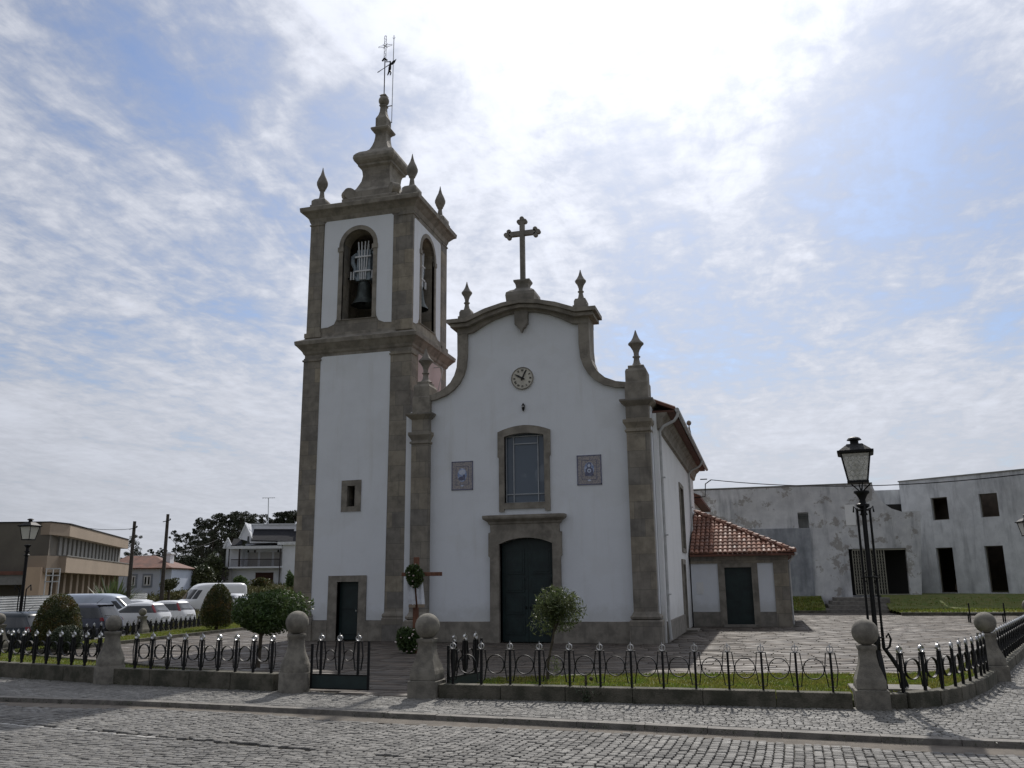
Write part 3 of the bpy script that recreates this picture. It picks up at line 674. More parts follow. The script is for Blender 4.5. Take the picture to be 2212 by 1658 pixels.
# door
dm = MB(); D0 = [(-8.82, 0), (-8.5, 0), (-8.5, 3.22)] + segtop(-8.5, -6.65, 3.22, 3.42)[::-1][1:-1] + [(-6.65, 3.22), (-6.65, 0), (-6.38, 0), (-6.38, 2.77), (-6.33, 2.83), (-6.33, 3.58), (-6.40, 3.62), (-6.40, 3.86), (-8.80, 3.86), (-8.80, 3.62), (-8.87, 3.58), (-8.87, 2.83), (-8.82, 2.77)]
dm.poly(D0, [], (0, S - .12, 0), X, Z, -Y, .4); dm.build('door_surround', 'granite_plain', church, bevel=.015)
m = MB(); m.sq(XC, S + .1, 1.22, .2, [(0, 3.86), (.05, 3.90), (.07, 3.96), (.20, 4.05), (.22, 4.10), (.22, 4.17), (.0, 4.2)]); m.build('door_cornice', 'granite_plain', church)
for x0, x1 in ((-8.49, -7.585), (-7.575, -6.66)):
    d = MB(); zt = lambda x: 3.22 + .2 * (1 - ((x - (-7.575)) / .925) ** 2) - .012
    xs_ = [x0 + (x1 - x0) * i / 5 for i in range(6)]
    d.poly([(x0, .02), (x1, .02)] + [(x, zt(x)) for x in xs_[::-1]], [], (0, S + .22, 0), X, Z, -Y, .06)
    for z0, z1 in ((.25, .78), (.9, 1.5), (1.62, 2.1), (2.22, 3.05)):
        d.box(x0 + .12, x1 - .12, S + .195, S + .22, z0, z1); d.box(x0 + .19, x1 - .19, S + .18, S + .195, z0 + .07, z1 - .07)
    ds = d.build('door', 'door_green', church, bevel=.006)
    h = MB(); xh = x1 - .07 if x0 < -8 else x0 + .07; h.lathe((xh, S + .19, 1.12), [(.012, -.05), (.02, -.02), (.02, .02), (.012, .05)], 8); h.build('handle', 'iron', ds)
# azulejo panels
for k, (x0, x1) in enumerate(((-10.25, -9.46), (-5.76, -4.92))):
    z0, z1 = 5.11, 6.12; cx = (x0 + x1) / 2; cz = (z0 + z1) / 2
    p = MB(); p.box(x0, x1, S - .02, S + .01, z0, z1); po = p.build('tile_panel', 'tile_frame', church)
    if k == 0: po['label'] = 'tile panel left of the window with a white dove-like figure above a blue scene'
    else: po['label'] = 'tile panel right of the window with a robed figure in a blue mantle'
    e = MB()
    for a, b, c, d in ((x0, x1, z0, z0 + .035), (x0, x1, z1 - .035, z1), (x0, x0 + .035, z0, z1), (x1 - .035, x1, z0, z1), (x0 + .16, x1 - .16, z0 + .17, z0 + .185), (x0 + .16, x1 - .16, z1 - .185, z1 - .17), (x0 + .16, x0 + .175, z0 + .17, z1 - .17), (x1 - .175, x1 - .16, z0 + .17, z1 - .17)):
        e.box(a, b, S - .026, S - .0205, c, d)
    e.build('tile_border', 'tile_navy', po)
    def disc(mb, x, z, rx, rz, y, n=28): mb.add([(x + rx * math.cos(2 * PI * i / n), y, z + rz * math.sin(2 * PI * i / n)) for i in range(n)] + [(x + rx * math.cos(2 * PI * i / n), y + .004, z + rz * math.sin(2 * PI * i / n)) for i in range(n)], [tuple(range(n)), tuple(range(2 * n - 1, n - 1, -1))] + [(i, (i + 1) % n, n + (i + 1) % n, n + i) for i in range(n)])
    ov = MB(); disc(ov, cx, cz + .02, .17, .24, S - .027); ov.build('tile_oval', 'tile_blue', po)
    fg = MB(); fb = MB()
    if k == 0:
        disc(fg, cx, cz + .12, .13, .09, S - .032); disc(fb, cx - .03, cz - .1, .11, .07, S - .032); disc(fb, cx + .07, cz - .06, .05, .09, S - .036)
    else:
        disc(fg, cx, cz + .15, .05, .06, S - .040); fb.add([(cx - .15, S - .034, cz - .2), (cx + .15, S - .034, cz - .2), (cx + .12, S - .034, cz + .02), (cx + .05, S - .034, cz + .1), (cx - .05, S - .034, cz + .1), (cx - .12, S - .034, cz + .02)], [(0, 1, 2, 3, 4, 5)])
        disc(fg, cx, cz - .03, .07, .07, S - .040); disc(fb, cx, cz - .03, .03, .03, S - .045)
        disc(fb, cx, cz + .16, .08, .09, S - .036)
    disc(fg, cx, z0 + .15, .06, .03, S - .032)
    fg.build('tile_figure', 'tile_white', po); fb.build('tile_figure', 'tile_navy', po)
# nave body
XW = -3.06; YE = 45.5
sw = MB(); sw.poly([(S + .3, 0), (36.15, 0), (36.15, 2.66), (37.2, 2.66), (37.2, 0), (YE, 0), (YE, 7.48), (S + .3, 7.48)], [[(36.75, 3.25), (38.3, 3.25), (38.3, 5.8), (36.75, 5.8)]], (XW, 0, 0), Y, Z, X, .13)
sw.build('side_wall', 'plaster_side', church)
MB().box(-12.0, -11.5, S + .7, YE, 0, 7.3).build('side_wall', 'plaster_side', church)
MB().box(-12.0, -3.2, YE - .01, YE + .5, 0, 7.3).build('rear_wall', 'plaster_side', church)
m = MB(); m.poly([(36.6, 3.1), (38.45, 3.1), (38.45, 5.95), (36.6, 5.95)], [[(36.78, 3.27), (36.78, 5.78), (38.27, 5.78), (38.27, 3.27)]], (XW + .05, 0, 0), Y, Z, X, .5); sf = m.build('window_surround', 'granite_plain', church)
MB().box(XW - .2, XW - .18, 36.76, 38.29, 3.26, 5.79).build('window_glass', 'pane_dark', church)
m = MB(); m.poly([(36.0, 0), (36.17, 0), (36.17, 2.6), (37.18, 2.6), (37.18, 0), (37.35, 0), (37.35, 2.8), (36.0, 2.8)], [], (XW + .07, 0, 0), Y, Z, X, .4); m.build('door_surround', 'granite_plain', church)
MB().box(XW - .25, XW - .19, 36.17, 37.18, .02, 2.6).build('door', 'door_green', church)
m = MB(); m.box(XW - .3, XW + .5, 35.9, 37.4, 0, .07); m.build('door_step', 'granite_grey', church)
# eaves: granite cove, soffit, gutter, roof
cv = MB(); prof = [(XW, 6.95), (XW + .10, 6.98), (XW + .12, 7.1), (XW + .20, 7.3), (XW + .34, 7.42), (XW + .36, 7.5), (XW, 7.5)]
y0, y1 = S + .35, YE
cv.add([(x, y, z) for y in (y0, y1) for x, z in prof], [tuple(range(6, -1, -1)), tuple(range(7, 14))] + [(k, (k + 1) % 7, 7 + (k + 1) % 7, 7 + k) for k in range(7)])
cv.build('eaves_cornice', 'granite_plain', church)
rf = MB()
def roofpl(xa, za, xb, zb, y0, y1, th, step=.22):
    ys_ = np.arange(y0, y1 + .001, step / 4); P = []
    for i, y in enumerate(ys_):
        b = .035 * math.sin(i * PI / 2); P.append([(xa, y, za + b), (xb, y, zb + b)])
    rf.grid(P); rf.grid([[(a[0], a[1], za - th), (b[0], b[1], zb - th)] for a, b in P][::-1])
    for p, q in zip(P[:-1], P[1:]): rf.add([p[0], q[0], (q[0][0], q[0][1], za - th), (p[0][0], p[0][1], za - th)], [(0, 1, 2, 3)])
    for e in (0, -1): rf.add([P[e][0], P[e][1], (*P[e][1][:2], zb - th), (*P[e][0][:2], za - th)], [(0, 1, 2, 3)])
roofpl(-2.42, 7.68, XC, 9.9, S + .45, YE + .5, .1)
roofpl(-12.55, 7.68, XC, 9.9, S + .68, YE + .5, .1)
rf.build('roof', 'roof_tile_old', church)
MB().box(-3.3, -2.45, S + .42, YE + .5, 7.50, 7.58).build('eaves_soffit', 'soffit_tile', church)
gt = MB(); gt.tube([(-2.36, S + .44, 7.58), (-2.36, YE + .55, 7.58)], .075, 10); gt.build('gutter', 'pipe', church, 40)
for yd in (S + .52, 41.8):
    dp = MB(); y_ = yd
    dp.tube([(-2.36, y_, 7.55), (-2.36, y_, 7.40), (-2.48, y_, 7.22), (-2.84, y_, 7.06), (-2.98, y_, 6.9), (-2.98, y_, 6.7), (-2.98, y_, .8), (-2.94, y_, .1)], .05, 10)
    for z in (1.5, 3.4, 5.3): dp.box(-3.0, -2.865, y_ - .07, y_ + .07, z, z + .04)
    dp.build('downpipe', 'pipe', church, 40)
# chancel behind, lower, plus rear pinnacle
MB().box(-11.4, -3.25, YE + .5, 55, 0, 6.2).build('chancel_wall', 'plaster_side', church)
m = MB(); m.add([(-2.75, YE + .5, 6.25), (-2.75, 55.4, 6.25), (XC, 55.4, 8.4), (XC, YE + .5, 8.4), (-11.9, YE + .5, 6.25), (-11.9, 55.4, 6.25), (-2.75, YE + .5, 6.1), (-2.75, 55.4, 6.1), (-11.9, YE + .5, 6.1), (-11.9, 55.4, 6.1)],
    [(0, 1, 2, 3), (4, 3, 2, 5), (0, 6, 7, 1), (4, 5, 9, 8), (6, 8, 9, 7), (1, 7, 9, 5, 2), (0, 3, 4, 8, 6)]); m.build('chancel_roof', 'roof_tile_old', church)
p = on(1488, 912, 'y', 45.6)
m = MB(); m.lathe((p.x, p.y, p.z - 1.15), [(.2, -.9), (.2, 0), (.17, .05), (.03, .95), (.03, .98), (.10, 1.03), (.13, 1.12), (.10, 1.21), (.02, 1.26)], 14); m.build('rear_pinnacle', 'granite_plain', church, 50)
# statue behind the big window
st = MB(); st.lathe((-7.55, S + .65, 5.05), [(.17, 0), (.2, .05), (.17, .5), (.13, .9), (.16, 1.08), (.11, 1.16), (.05, 1.2)], 16)
st.ball((-7.55, S + .65, 6.33), .1, 14, 10, 1.2); st.tube([(-7.68, S + .62, 6.1), (-7.8, S + .5, 5.8), (-7.7, S + .45, 5.72)], .04, 8); st.tube([(-7.42, S + .62, 6.1), (-7.3, S + .5, 5.8), (-7.4, S + .45, 5.72)], .04, 8)
so_ = thing('statue', (-7.55, S + .65, 4.85), 'pale robed saint statue on a bracket behind the big church window glass', 'statue'); st.build('robed_figure', 'saint_white', so_, 50)
m = MB(); m.box(-7.85, -7.25, S + .4, S + .95, 4.93, 5.05); m.sq(-7.55, S + .68, .1, .1, [(0, 4.6), (.12, 4.93)]); m.build('bracket', 'granite_grey', so_)
# ================================================================== BELL TOWER
T = 29.3; TX0, TX1, TY1 = -16.5, -12.05, 33.1; TCX, TCY = (TX0 + TX1) / 2, (T + TY1) / 2; THX, THY = (TX1 - TX0) / 2, (TY1 - T) / 2
tower = thing('bell_tower', (TCX, TCY, 0), 'square bell tower with granite corners, belfry arches and stepped granite spire', 'bell tower')
m = MB()
low = [(TX0, 0), (-14.78, 0), (-14.78, 2.04), (-13.93, 2.04), (-13.93, 0), (TX1, 0), (TX1, 10.5), (TX0, 10.5)]
m.poly(low, [[(-14.5, 4.72), (-14.5, 5.5), (-14.17, 5.5), (-14.17, 4.72)]], (0, T, 0), X, Z, -Y, .5)
m.poly([(T + .5, 0), (TY1, 0), (TY1, 10.5), (T + .5, 10.5)], [], (TX1, 0, 0), Y, Z, X, .4)
m.poly([(T + .5, 0), (TY1, 0), (TY1, 10.5), (T + .5, 10.5)], [], (TX0 + .4, 0, 0), Y, Z, X, .4)
m.box(TX0 + .4, TX1 - .4, TY1 - .4, TY1, 0, 10.5)
m.build('tower_wall', 'granite', tower)
# plaster field on the lower front
fld = [(-15.80, .70), (-15.13, .70), (-15.13, 2.24), (-13.62, 2.24), (-13.62, .70), (-12.93, .70), (-12.88, 10.45), (-12.95, 10.52), (-15.72, 10.52), (-15.80, 10.45)]
MB().poly(fld, [[(-14.72, 4.55), (-14.72, 5.69), (-13.94, 5.69), (-13.94, 4.55)]], (0, T - .02, 0), X, Z, -Y, .03).build('plaster_field', 'plaster', tower)
MB().poly([(29.95, .7), (32.45, .7), (32.45, 10.3), (32.3, 10.52), (30.0, 10.52), (29.95, 10.4)][:], [], (TX1 + .015, 0, 0), Y, Z, X, .03).build('plaster_field', 'plaster_pink', tower)
for x0, x1 in ((TX0 - .02, -15.80), (-12.88, TX1 + .02)):     # corner pilasters proud of the wall
    m = MB()
    cx, hx = (x0 + x1) / 2, (x1 - x0) / 2
    m.sq(cx, T + .2, hx, .24, [(.10, 0), (.10, .76), (.07, .80), (.09, .84), (.08, .90), (.02, .97), (0, 1.02), (0, 10.35), (.04, 10.37), (.04, 10.43), (0, 10.45), (0, 10.5)])
    m.build('corner_pilaster', 'granite', tower)
m = MB(); m.poly([(-15.12, 0), (-14.78, 0), (-14.78, 2.04), (-13.93, 2.04), (-13.93, 0), (-13.63, 0), (-13.63, 2.25), (-15.12, 2.25)], [], (0, T - .05, 0), X, Z, -Y, .3); m.build('door_surround', 'granite_plain', tower, bevel=.01)
dd_ = MB(); dd_.box(-14.78, -13.93, T + .2, T + .25, .02, 2.04)
for z0, z1 in ((.2, .95), (1.08, 1.9)): dd_.box(-14.66, -14.05, T + .18, T + .2, z0, z1)
dt_ = dd_.build('door', 'door_green', tower, bevel=.006)
m = MB(); m.box(-14.1, -14.06, T + .12, T + .18, 1.0, 1.05); m.build('handle', 'silver', dt_)
m = MB(); m.poly([(-14.72, 4.55), (-13.94, 4.55), (-13.94, 5.69), (-14.72, 5.69)], [[(-14.49, 4.73), (-14.49, 5.49), (-14.18, 5.49), (-14.18, 4.73)]], (0, T - .045, 0), X, Z, -Y, .2); m.build('window_surround', 'granite_plain', tower, bevel=.01)
MB().tube([(-14.27, T + .3, 4.7), (-14.27, T + .3, 5.5)], .022, 8).build('window_bar', 'grey_metal', tower)
for a, b in ((TX0 + .72, -15.12), (-13.63, TX1 - .9)): MB().box(a, b, T - .07, T + .02, 0, .68).build('plinth', 'granite_plain', tower)
m = MB(); m.sq(TCX, TCY, THX, THY, [(0, 10.5), (.0, 10.62), (.05, 10.68), (.08, 10.76), (.24, 10.95), (.30, 11.0), (.32, 11.14), (.27, 11.17), (.05, 11.28), (.0, 11.34), (0, 11.45)]); m.build('lower_cornice', 'granite_plain', tower)
# belfry walls with arches
UX0, UX1, UY0, UY1 = TX0 + .04, TX1 - .02, T + .02, TY1 - .02
def archh(a, b, z0, zs, n=16): c = (a + b) / 2; r = (b - a) / 2; return [(a, z0), (b, z0)] + arc(c, zs, r, r, 0, 180, n)
m = MB(); AF = archh(-15.02, -13.72, 11.95, 14.98)
m.poly([(UX0, 11.35), (UX1, 11.35), (UX1, 16.2), (UX0, 16.2)], [AF[::-1]], (0, UY0, 0), X, Z, -Y, .6)
AS = archh(30.2, 31.62, 11.8, 14.85)
m.poly([(UY0 + .6, 11.35), (UY1, 11.35), (UY1, 16.2), (UY0 + .6, 16.2)], [AS[::-1]], (UX1, 0, 0), Y, Z, X, .6)
m.box(UX0, UX0 + .5, UY0 + .6, UY1, 11.35, 16.2); m.box(UX0 + .5, UX1 - .6, UY1 - .5, UY1, 11.35, 16.2)
m.box(UX0 + .5, UX1 - .6, UY0 + .6, UY1 - .5, 11.35, 11.5); m.box(UX0 + .5, UX1 - .6, UY0 + .6, UY1 - .5, 15.9, 16.2)
m.build('belfry_wall', 'granite', tower)
def rim_(a, b, z0, zs, w):   # outline of arch frame
    c = (a + b) / 2; r = (b - a) / 2 + w
    return [(a - w, z0), (b + w, z0)] + arc(c, zs, r, r, 0, 180, 18)
def frame(a, b, z0, zs, org, u, n, name='arch_surround'):
    w = .17
    mm = MB(); mm.poly([(a - w, z0 - .02), (b + w, z0 - .02)] + arc((a + b) / 2, zs, (b - a) / 2 + w, (b - a) / 2 + w, 0, 180, 18), [archh(a, b, z0, zs)[::-1]], org, u, Z, n, .12)
    for c in (a - w / 2, b + w / 2): mm.obox(Vector(org), Vector(u), Z, Vector(n), c - w / 2 - .04, c + w / 2 + .02, zs - .22, zs - .04, -.05, .03)
    mm.build(name, 'granite_plain', tower)
frame(-15.02, -13.72, 11.95, 14.98, (0, UY0 - .035, 0), X, -Y); frame(30.2, 31.62, 11.8, 14.85, (UX1 + .035, 0, 0), Y, X)
def uplaster(a, b, x0, x1, z0, zt, z_top, org, u, n):
    w = .17; c = (a + b) / 2; r = (b - a) / 2 + w; zs = zt
    la = a - w; rb = b + w
    P = [(x0, z0), (x0 + (la - x0) * .45, z0 + .02), (la - .12, z0 + .12), (la - .02, z0 + .32), (la, z0 + .55), (la, zs)] + arc(c, zs, r, r, 180, 0, 18)[1:-1] + [(rb, zs), (rb, z0 + .55), (rb + .02, z0 + .32), (rb + .12, z0 + .12), (rb + (x1 - rb) * .55, z0 + .02), (x1, z0), (x1, z_top - .08), (x1 - .08, z_top), (x0 + .08, z_top), (x0, z_top - .08)]
    MB().poly(P, [], org, u, Z, n, .03).build('plaster_field', 'plaster', tower)
uplaster(-15.02, -13.72, -15.86, -12.90, 11.68, 14.98, 16.12, (0, UY0 - .015, 0), X, -Y)
uplaster(30.2, 31.62, 29.42, 32.36, 11.62, 14.85, 15.9, (UX1 + .015, 0, 0), Y, X)
for a, b in ((UX0 + .28, UY0 + .25), (UX1 - .28, UY0 + .25), (UX1 - .28, UY1 - .25)):
    m = MB(); m.sq(a, b, .29, .29, [(0, 11.3), (.06, 11.32), (.06, 11.5), (0, 11.52), (0, 15.98), (.035, 16.0), (.035, 16.05), (0, 16.07), (0, 16.2)]); m.build('belfry_pilaster', 'granite', tower)
m = MB(); m.sq(TCX, TCY, THX, THY, [(0, 16.12), (.03, 16.2), (.06, 16.3), (.22, 16.48), (.32, 16.54), (.34, 16.70), (.30, 16.73), (.0, 16.8), (-.3, 16.82)]); m.build('upper_cornice', 'granite_plain', tower)
def tfin(x, y, k=1.0):
    u = MB(); u.sq(x, y, .34, .34, [(0, 16.7), (0, 17.0), (-.04, 17.02), (-.04, 17.2), (-.12, 17.3), (-.2, 17.34)])
    u.lathe((x, y, 17.3), [(.15, 0), (.11, .14), (.085, .34), (.09, .40), (.13, .44), (.13, .47), (.17, .54), (.225, .68), (.23, .78), (.17, .95), (.09, 1.12), (.04, 1.3), (.012, 1.46)], 18); u.build('corner_finial', 'granite_grey', tower, 40)
for a, b in ((TX0 + .22, T + .42), (TX1 - .25, T + .38), (TX1 - .2, TY1 - .35), (TX0 + .22, TY1 - .35)): tfin(a, b)
# spire
SX, SY = -14.3, 31.2
m = MB(); m.sq(SX, SY, 1.22, 1.22, [(0, 16.75), (0, 17.36), (-.05, 17.4), (-.3, 17.42)])
m.build('spire_base', 'granite_plain', tower, bevel=.02)
sp = [(1.0, 17.38), (.98, 17.75), (.80, 17.95), (.73, 18.12), (.64, 18.35), (.60, 18.6), (.62, 18.8), (.66, 18.93), (.76, 19.0), (.77, 19.08), (.82, 19.12), (.89, 19.2), (.93, 19.32), (.91, 19.45), (.84, 19.56), (.72, 19.68), (.55, 19.76), (.42, 19.9), (.34, 20.1), (.28, 20.32), (.25, 20.55), (.25, 20.68), (.30, 20.75), (.38, 20.82), (.41, 20.9), (.38, 20.95), (.27, 21.0), (.25, 21.04), (.25, 21.42), (.23, 21.47), (.17, 21.6), (.125, 21.8), (.115, 22.0), (.15, 22.05), (.15, 22.09), (.11, 22.12)]
m = MB(); m.sq(SX, SY, 0, 0, sp); m.build('spire', 'granite_plain', tower)
m = MB(); m.ball((SX, SY, 22.33), .23, 18, 12); m.sq(SX, SY, .13, .13, [(0, 22.52), (.02, 22.56), (-.05, 22.64)]); m.build('spire_ball', 'granite_plain', tower, 50)
for sx_, sy_2 in ((-1, -1), (1, -1), (1, 1), (-1, 1)):     # corner volutes
    c = Vector((SX + sx_ * 1.0, SY + sy_2 * 1.0, 17.62)); dx = Vector((sx_, sy_2, 0)).normalized(); q = Vector((-dx.y, dx.x, 0))
    m = MB(); m.add([tuple(c + dx * .28 * math.cos(k * PI / 8) + Z * .26 * math.sin(k * PI / 8) + q * s_ * .16) for s_ in (-1, 1) for k in range(16)], [tuple(range(16)), tuple(range(31, 15, -1))] + [(k, (k + 1) % 16, 16 + (k + 1) % 16, 16 + k) for k in range(16)])
    m.build('spire_volute', 'granite_plain', tower)
# iron cross, angel vane, lightning rod
m = MB(); m.tube([(SX, SY, 22.6), (SX, SY, 24.45)], .022, 6)
for dx in (-.045, .045): m.tube([(SX + dx, SY, 24.3), (SX + dx, SY, 25.5)], .010, 5)
for i in range(9): z = 24.35 + i * .12; s_ = 1 if i % 2 else -1; m.tube([(SX - .045 * s_, SY, z), (SX + .045 * s_, SY, z + .12)], .008, 4)
for dz in (-.04, .04): m.tube([(SX - .24, SY, 25.02 + dz), (SX + .24, SY, 25.02 + dz)], .010, 5)
for a in (45, 135, 225, 315): m.tube([(SX, SY, 25.02), (SX + .17 * math.cos(R(a)), SY, 25.02 + .17 * math.sin(R(a)))], .009, 4)
for a, b in ((-.29, 0), (.29, 0), (0, .5)):
    m.tube([(SX + a + .035 * math.cos(k * PI / 4), SY, 25.02 + b + .035 * math.sin(k * PI / 4)) for k in range(9)], .009, 4, False)
m.build('iron_cross', 'iron', tower)
an = MB(); ax_, az_ = SX + .24, 23.98
an.tube([(ax_ + .02, SY, az_ + .18), (ax_ + .02, SY, az_ + .08), (ax_, SY, az_ - .1), (ax_ - .03, SY, az_ - .25), (ax_ - .1, SY, az_ - .42)], [.03, .05, .065, .045, .02], 8)
an.tube([(ax_, SY, az_ - .2), (ax_ + .06, SY, az_ - .32), (ax_ + .02, SY, az_ - .44)], [.04, .03, .02], 6)
an.ball((ax_ + .01, SY, az_ + .22), .04, 8, 6)
an.poly([(ax_, az_ + .1), (ax_ + .1, az_ + .05), (ax_ + .22, az_ + .12), (ax_ + .30, az_ + .30), (ax_ + .12, az_ + .22), (ax_ + .04, az_ + .14)], [], (0, SY - .01, 0), X, Z, -Y, .02)
an.tube([(ax_, SY, az_ + .1), (ax_ - .15, SY, az_ + .02), (ax_ - .25, SY, az_ - .02)], [.02, .018, .012], 6); an.tube([(ax_ - .2, SY, az_), (ax_ - .58, SY, az_ - .2)], [.012, .02], 5)
an.tube([(ax_ - .24, SY, az_ + .26), (ax_ - .1, SY, az_ + .24), (ax_ + .02, SY, az_ + .22)], .02, 5)
an.tube([(SX - .12, SY, 24.3), (SX - .05, SY, 24.42), (SX + .1, SY, 24.3)], .04, 6)
an.build('angel_weather_vane', 'iron', tower)
m = MB(); m.tube([(SX + .34, SY + .1, 21.3), (SX + .36, SY + .1, 25.55)], .016, 6); m.tube([(SX + .3, SY + .1, 25.45), (SX + .36, SY + .1, 25.35), (SX + .42, SY + .1, 25.45)], .01, 5); m.box(SX + .1, SX + .36, SY + .08, SY + .12, 21.3, 21.33); m.box(SX + .1, SX + .36, SY + .08, SY + .12, 22.1, 22.13); m.build('lightning_rod', 'grey_metal', tower)
# bells
def bell(loc, rz, label, k=1.0, rods=True):
    t = thing('church_bell', loc, label, 'bell', rz, 'bells hanging in the belfry arches')
    o = Vector(loc); rm = Matrix.Rotation(rz, 3, 'Z')
    def bx(mb, x0, x1, y0, y1, z0, z1): mb.box(x0, x1, y0, y1, z0, z1)
    def place(mb, name, m_, sm=None):
        mb.v = [tuple(rm @ (Vector(v) * k) + o) for v in mb.v]; return mb.build(name, m_, t, sm)
    b = MB(); b.lathe((0, 0, 0), [(.50, 0), (.49, .03), (.42, .14), (.34, .3), (.29, .55), (.27, .8), (.25, .92), (.17, 1.02), (.05, 1.06)], 28, False); b.lathe((0, 0, 0), [(.05, 1.0), (.15, .98), (.22, .9), (.24, .8), (.26, .55), (.31, .3), (.38, .14), (.46, .02), (.50, 0)], 28, False); place(b, 'bell_body', 'bronze', 50)
    c = MB(); c.tube([(0, 0, .9), (0, 0, .12)], .025, 8); c.ball((0, 0, .08), .07, 12, 8); place(c, 'clapper', 'iron', 50)
    y_ = MB(); y_.box(-.30, .30, -.14, .14, 1.06, 2.4)
    for s_ in (-1, 1):
        y_.tube([(s_ * .28, 0, 1.15), (s_ * .5, 0, 1.3), (s_ * .42, 0, 1.62), (s_ * .55, 0, 1.9), (s_ * .55, 0, 2.15), (s_ * .36, 0, 2.3)], [.12, .1, .09, .1, .1, .08], 10)
    yo = place(y_, 'yoke', 'yoke_paint', 50)
    r_ = MB()
    for x in (-.2, -.07, .07, .2): r_.tube([(x * .55, -.18, 1.08), (x * 1.15, -.18, 2.75)], .028, 8); r_.tube([(x * .55, .18, 1.08), (x * 1.15, .18, 2.75)], .028, 8)
    for z in (1.42, 2.05): r_.box(-.36, .36, -.22, -.17, z, z + .06); r_.box(-.36, .36, .17, .22, z, z + .06)
    for x in (-.42, -.54, .42, .54): r_.tube([(x, -.18, 1.1), (x, -.18, 1.45)], .028, 6)
    place(r_, 'yoke_straps', 'white_metal', 50)
    s = MB(); s.tube([(-.75, 0, 1.25), (.75, 0, 1.25)], .04, 8); place(s, 'axle', 'iron')
bell((-14.30, T + .50, 12.62), 0, 'large bronze bell with strapped blue-grey yoke in the front belfry arch', .95)
bell((TX1 - .42, 30.86, 12.6), PI / 2, 'smaller bronze bell seen edge-on in the right side belfry arch', .88)
# side loudspeaker arm on tower
m = MB(); m.tube([(TX1, 31.6, 10.35), (TX1 + .35, 31.6, 10.35), (TX1 + .4, 31.6, 10.2), (TX1 + .02, 31.6, 8.6)], .02, 6); m.build('conduit', 'pipe', tower)
# ================================================================== ANNEX
AY = 40.0
annex = thing('annex', (-.9, AY, 0), 'low white side chapel with red tiled hip roof and dark green door', 'chapel')
m = MB(); m.poly([(-3.0, 0), (-1.58, 0), (-1.58, 2.52), (-.42, 2.52), (-.42, 0), (1.08, 0), (1.08, 2.98), (-3.0, 2.98)], [], (0, AY, 0), X, Z, -Y, .5); m.box(.6, 1.08, AY + .5, 49.5, 0, 2.98); m.box(-3.0, .6, 49.1, 49.5, 0, 2.98); m.build('wall', 'plaster', annex)
m = MB(); m.poly([(-1.84, 0), (-1.56, 0), (-1.56, 2.50), (-.42, 2.50), (-.42, 0), (-.16, 0), (-.16, 2.68), (-1.84, 2.68)], [], (0, AY - .05, 0), X, Z, -Y, .3); m.build('door_surround', 'granite_plain', annex)
m = MB(); m.box(-1.56, -.42, AY + .18, AY + .24, .03, 2.5)
for a in (-1.5, -.96): m.box(a + .04, a + .44, AY + .16, AY + .18, .25, 1.1); m.box(a + .04, a + .44, AY + .16, AY + .18, 1.25, 2.35)
m.build('door', 'door_green', annex)
m = MB(); m.box(.50, 1.12, AY - .06, AY + .45, 0, 2.72); m.box(-3.0, 1.14, AY - .08, AY + .5, 2.68, 3.0); m.box(1.04, 1.14, AY + .45, 49.5, 2.68, 3.0); m.build('granite_trim', 'granite', annex)
for a, b in ((-2.99, -1.84), (-.16, .5)): MB().box(a, b, AY - .035, AY, 0, .62).build('plinth', 'granite_grey', annex)
m = MB(); m.box(-1.7, -.3, AY - .45, AY - .05, 0, .1); m.build('door_step', 'granite_grey', annex)
m = MB(); m.box(-2.80, -2.50, AY - .02, AY, 1.38, 1.88); m.box(-2.77, -2.53, AY - .027, AY - .02, 1.41, 1.85); m.build('wall_box', 'plaster_side', annex)
# tiled roof
EX, EYf, EZ, AX, AYr, AZ = 1.42, AY - .38, 3.08, -3.0, 44.05, 5.25
tl = MB()
def tile(o, u, dn, n, L=.42, r0_=.10, r1_=.085, K=6):
    vs = []
    for d_, r_ in ((0, r0_), (L, r1_)):
        lift = .03 if d_ == 0 else .0
        for k in range(K + 1):
            a = PI * k / K; vs.append(tuple(o - dn * d_ + u * (r_ * math.cos(a)) + n * (r_ * math.sin(a) * .9 + lift)))
    tl.add(vs, [(k, k + 1, K + 1 + k + 1, K + 1 + k) for k in range(K)] + [tuple(range(K, -1, -1))])
def roof_plane(A, B, u, dn, n, inside):
    # A lower left corner; courses climb along -dn
    nrow = 13
    for j in range(nrow):
        for i in range(46):
            p = A + u * (.1 + i * .205) - dn * (j * .37)
            if inside(p): tile(p, u, dn, n)
fr_u = X; fd = Vector((0, -(AYr - EYf), -(AZ - EZ))).normalized(); fn = X.cross(-fd)
fn = fn if fn.z > 0 else -fn
roof_plane(Vector((-3.0, EYf, EZ)), None, fr_u, fd, fn, lambda p: p.x < EX - (p.y - EYf) * (EX - AX) / (AYr - EYf) and p.x < EX)
rd_ = Vector((EX - AX, 0, -(AZ - EZ))).normalized(); rn = (-Y).cross(rd_); rn = rn if rn.z > 0 else -rn
roof_plane(Vector((EX, EYf + .1, EZ)), None, Y, rd_, rn, lambda p: (p.y - EYf) > (EX - p.x) * (AYr - EYf) / (EX - AX) and p.y < 49.8)
tl.build('roof_tiles', 'roof_tile', annex, 60)
m = MB(); m.add([(AX, EYf, EZ - .02), (EX, EYf, EZ - .02), (AX, AYr, AZ - .02), (EX, 49.8, EZ - .02), (AX, 49.8, AZ - .02), (AX, EYf, EZ - .10), (EX, EYf, EZ - .10), (EX, 49.8, EZ - .10)], [(0, 1, 2), (1, 3, 4, 2), (0, 5, 6, 1), (1, 6, 7, 3), (5, 7, 6)]); m.build('roof_deck', 'roof_tile_old', annex)
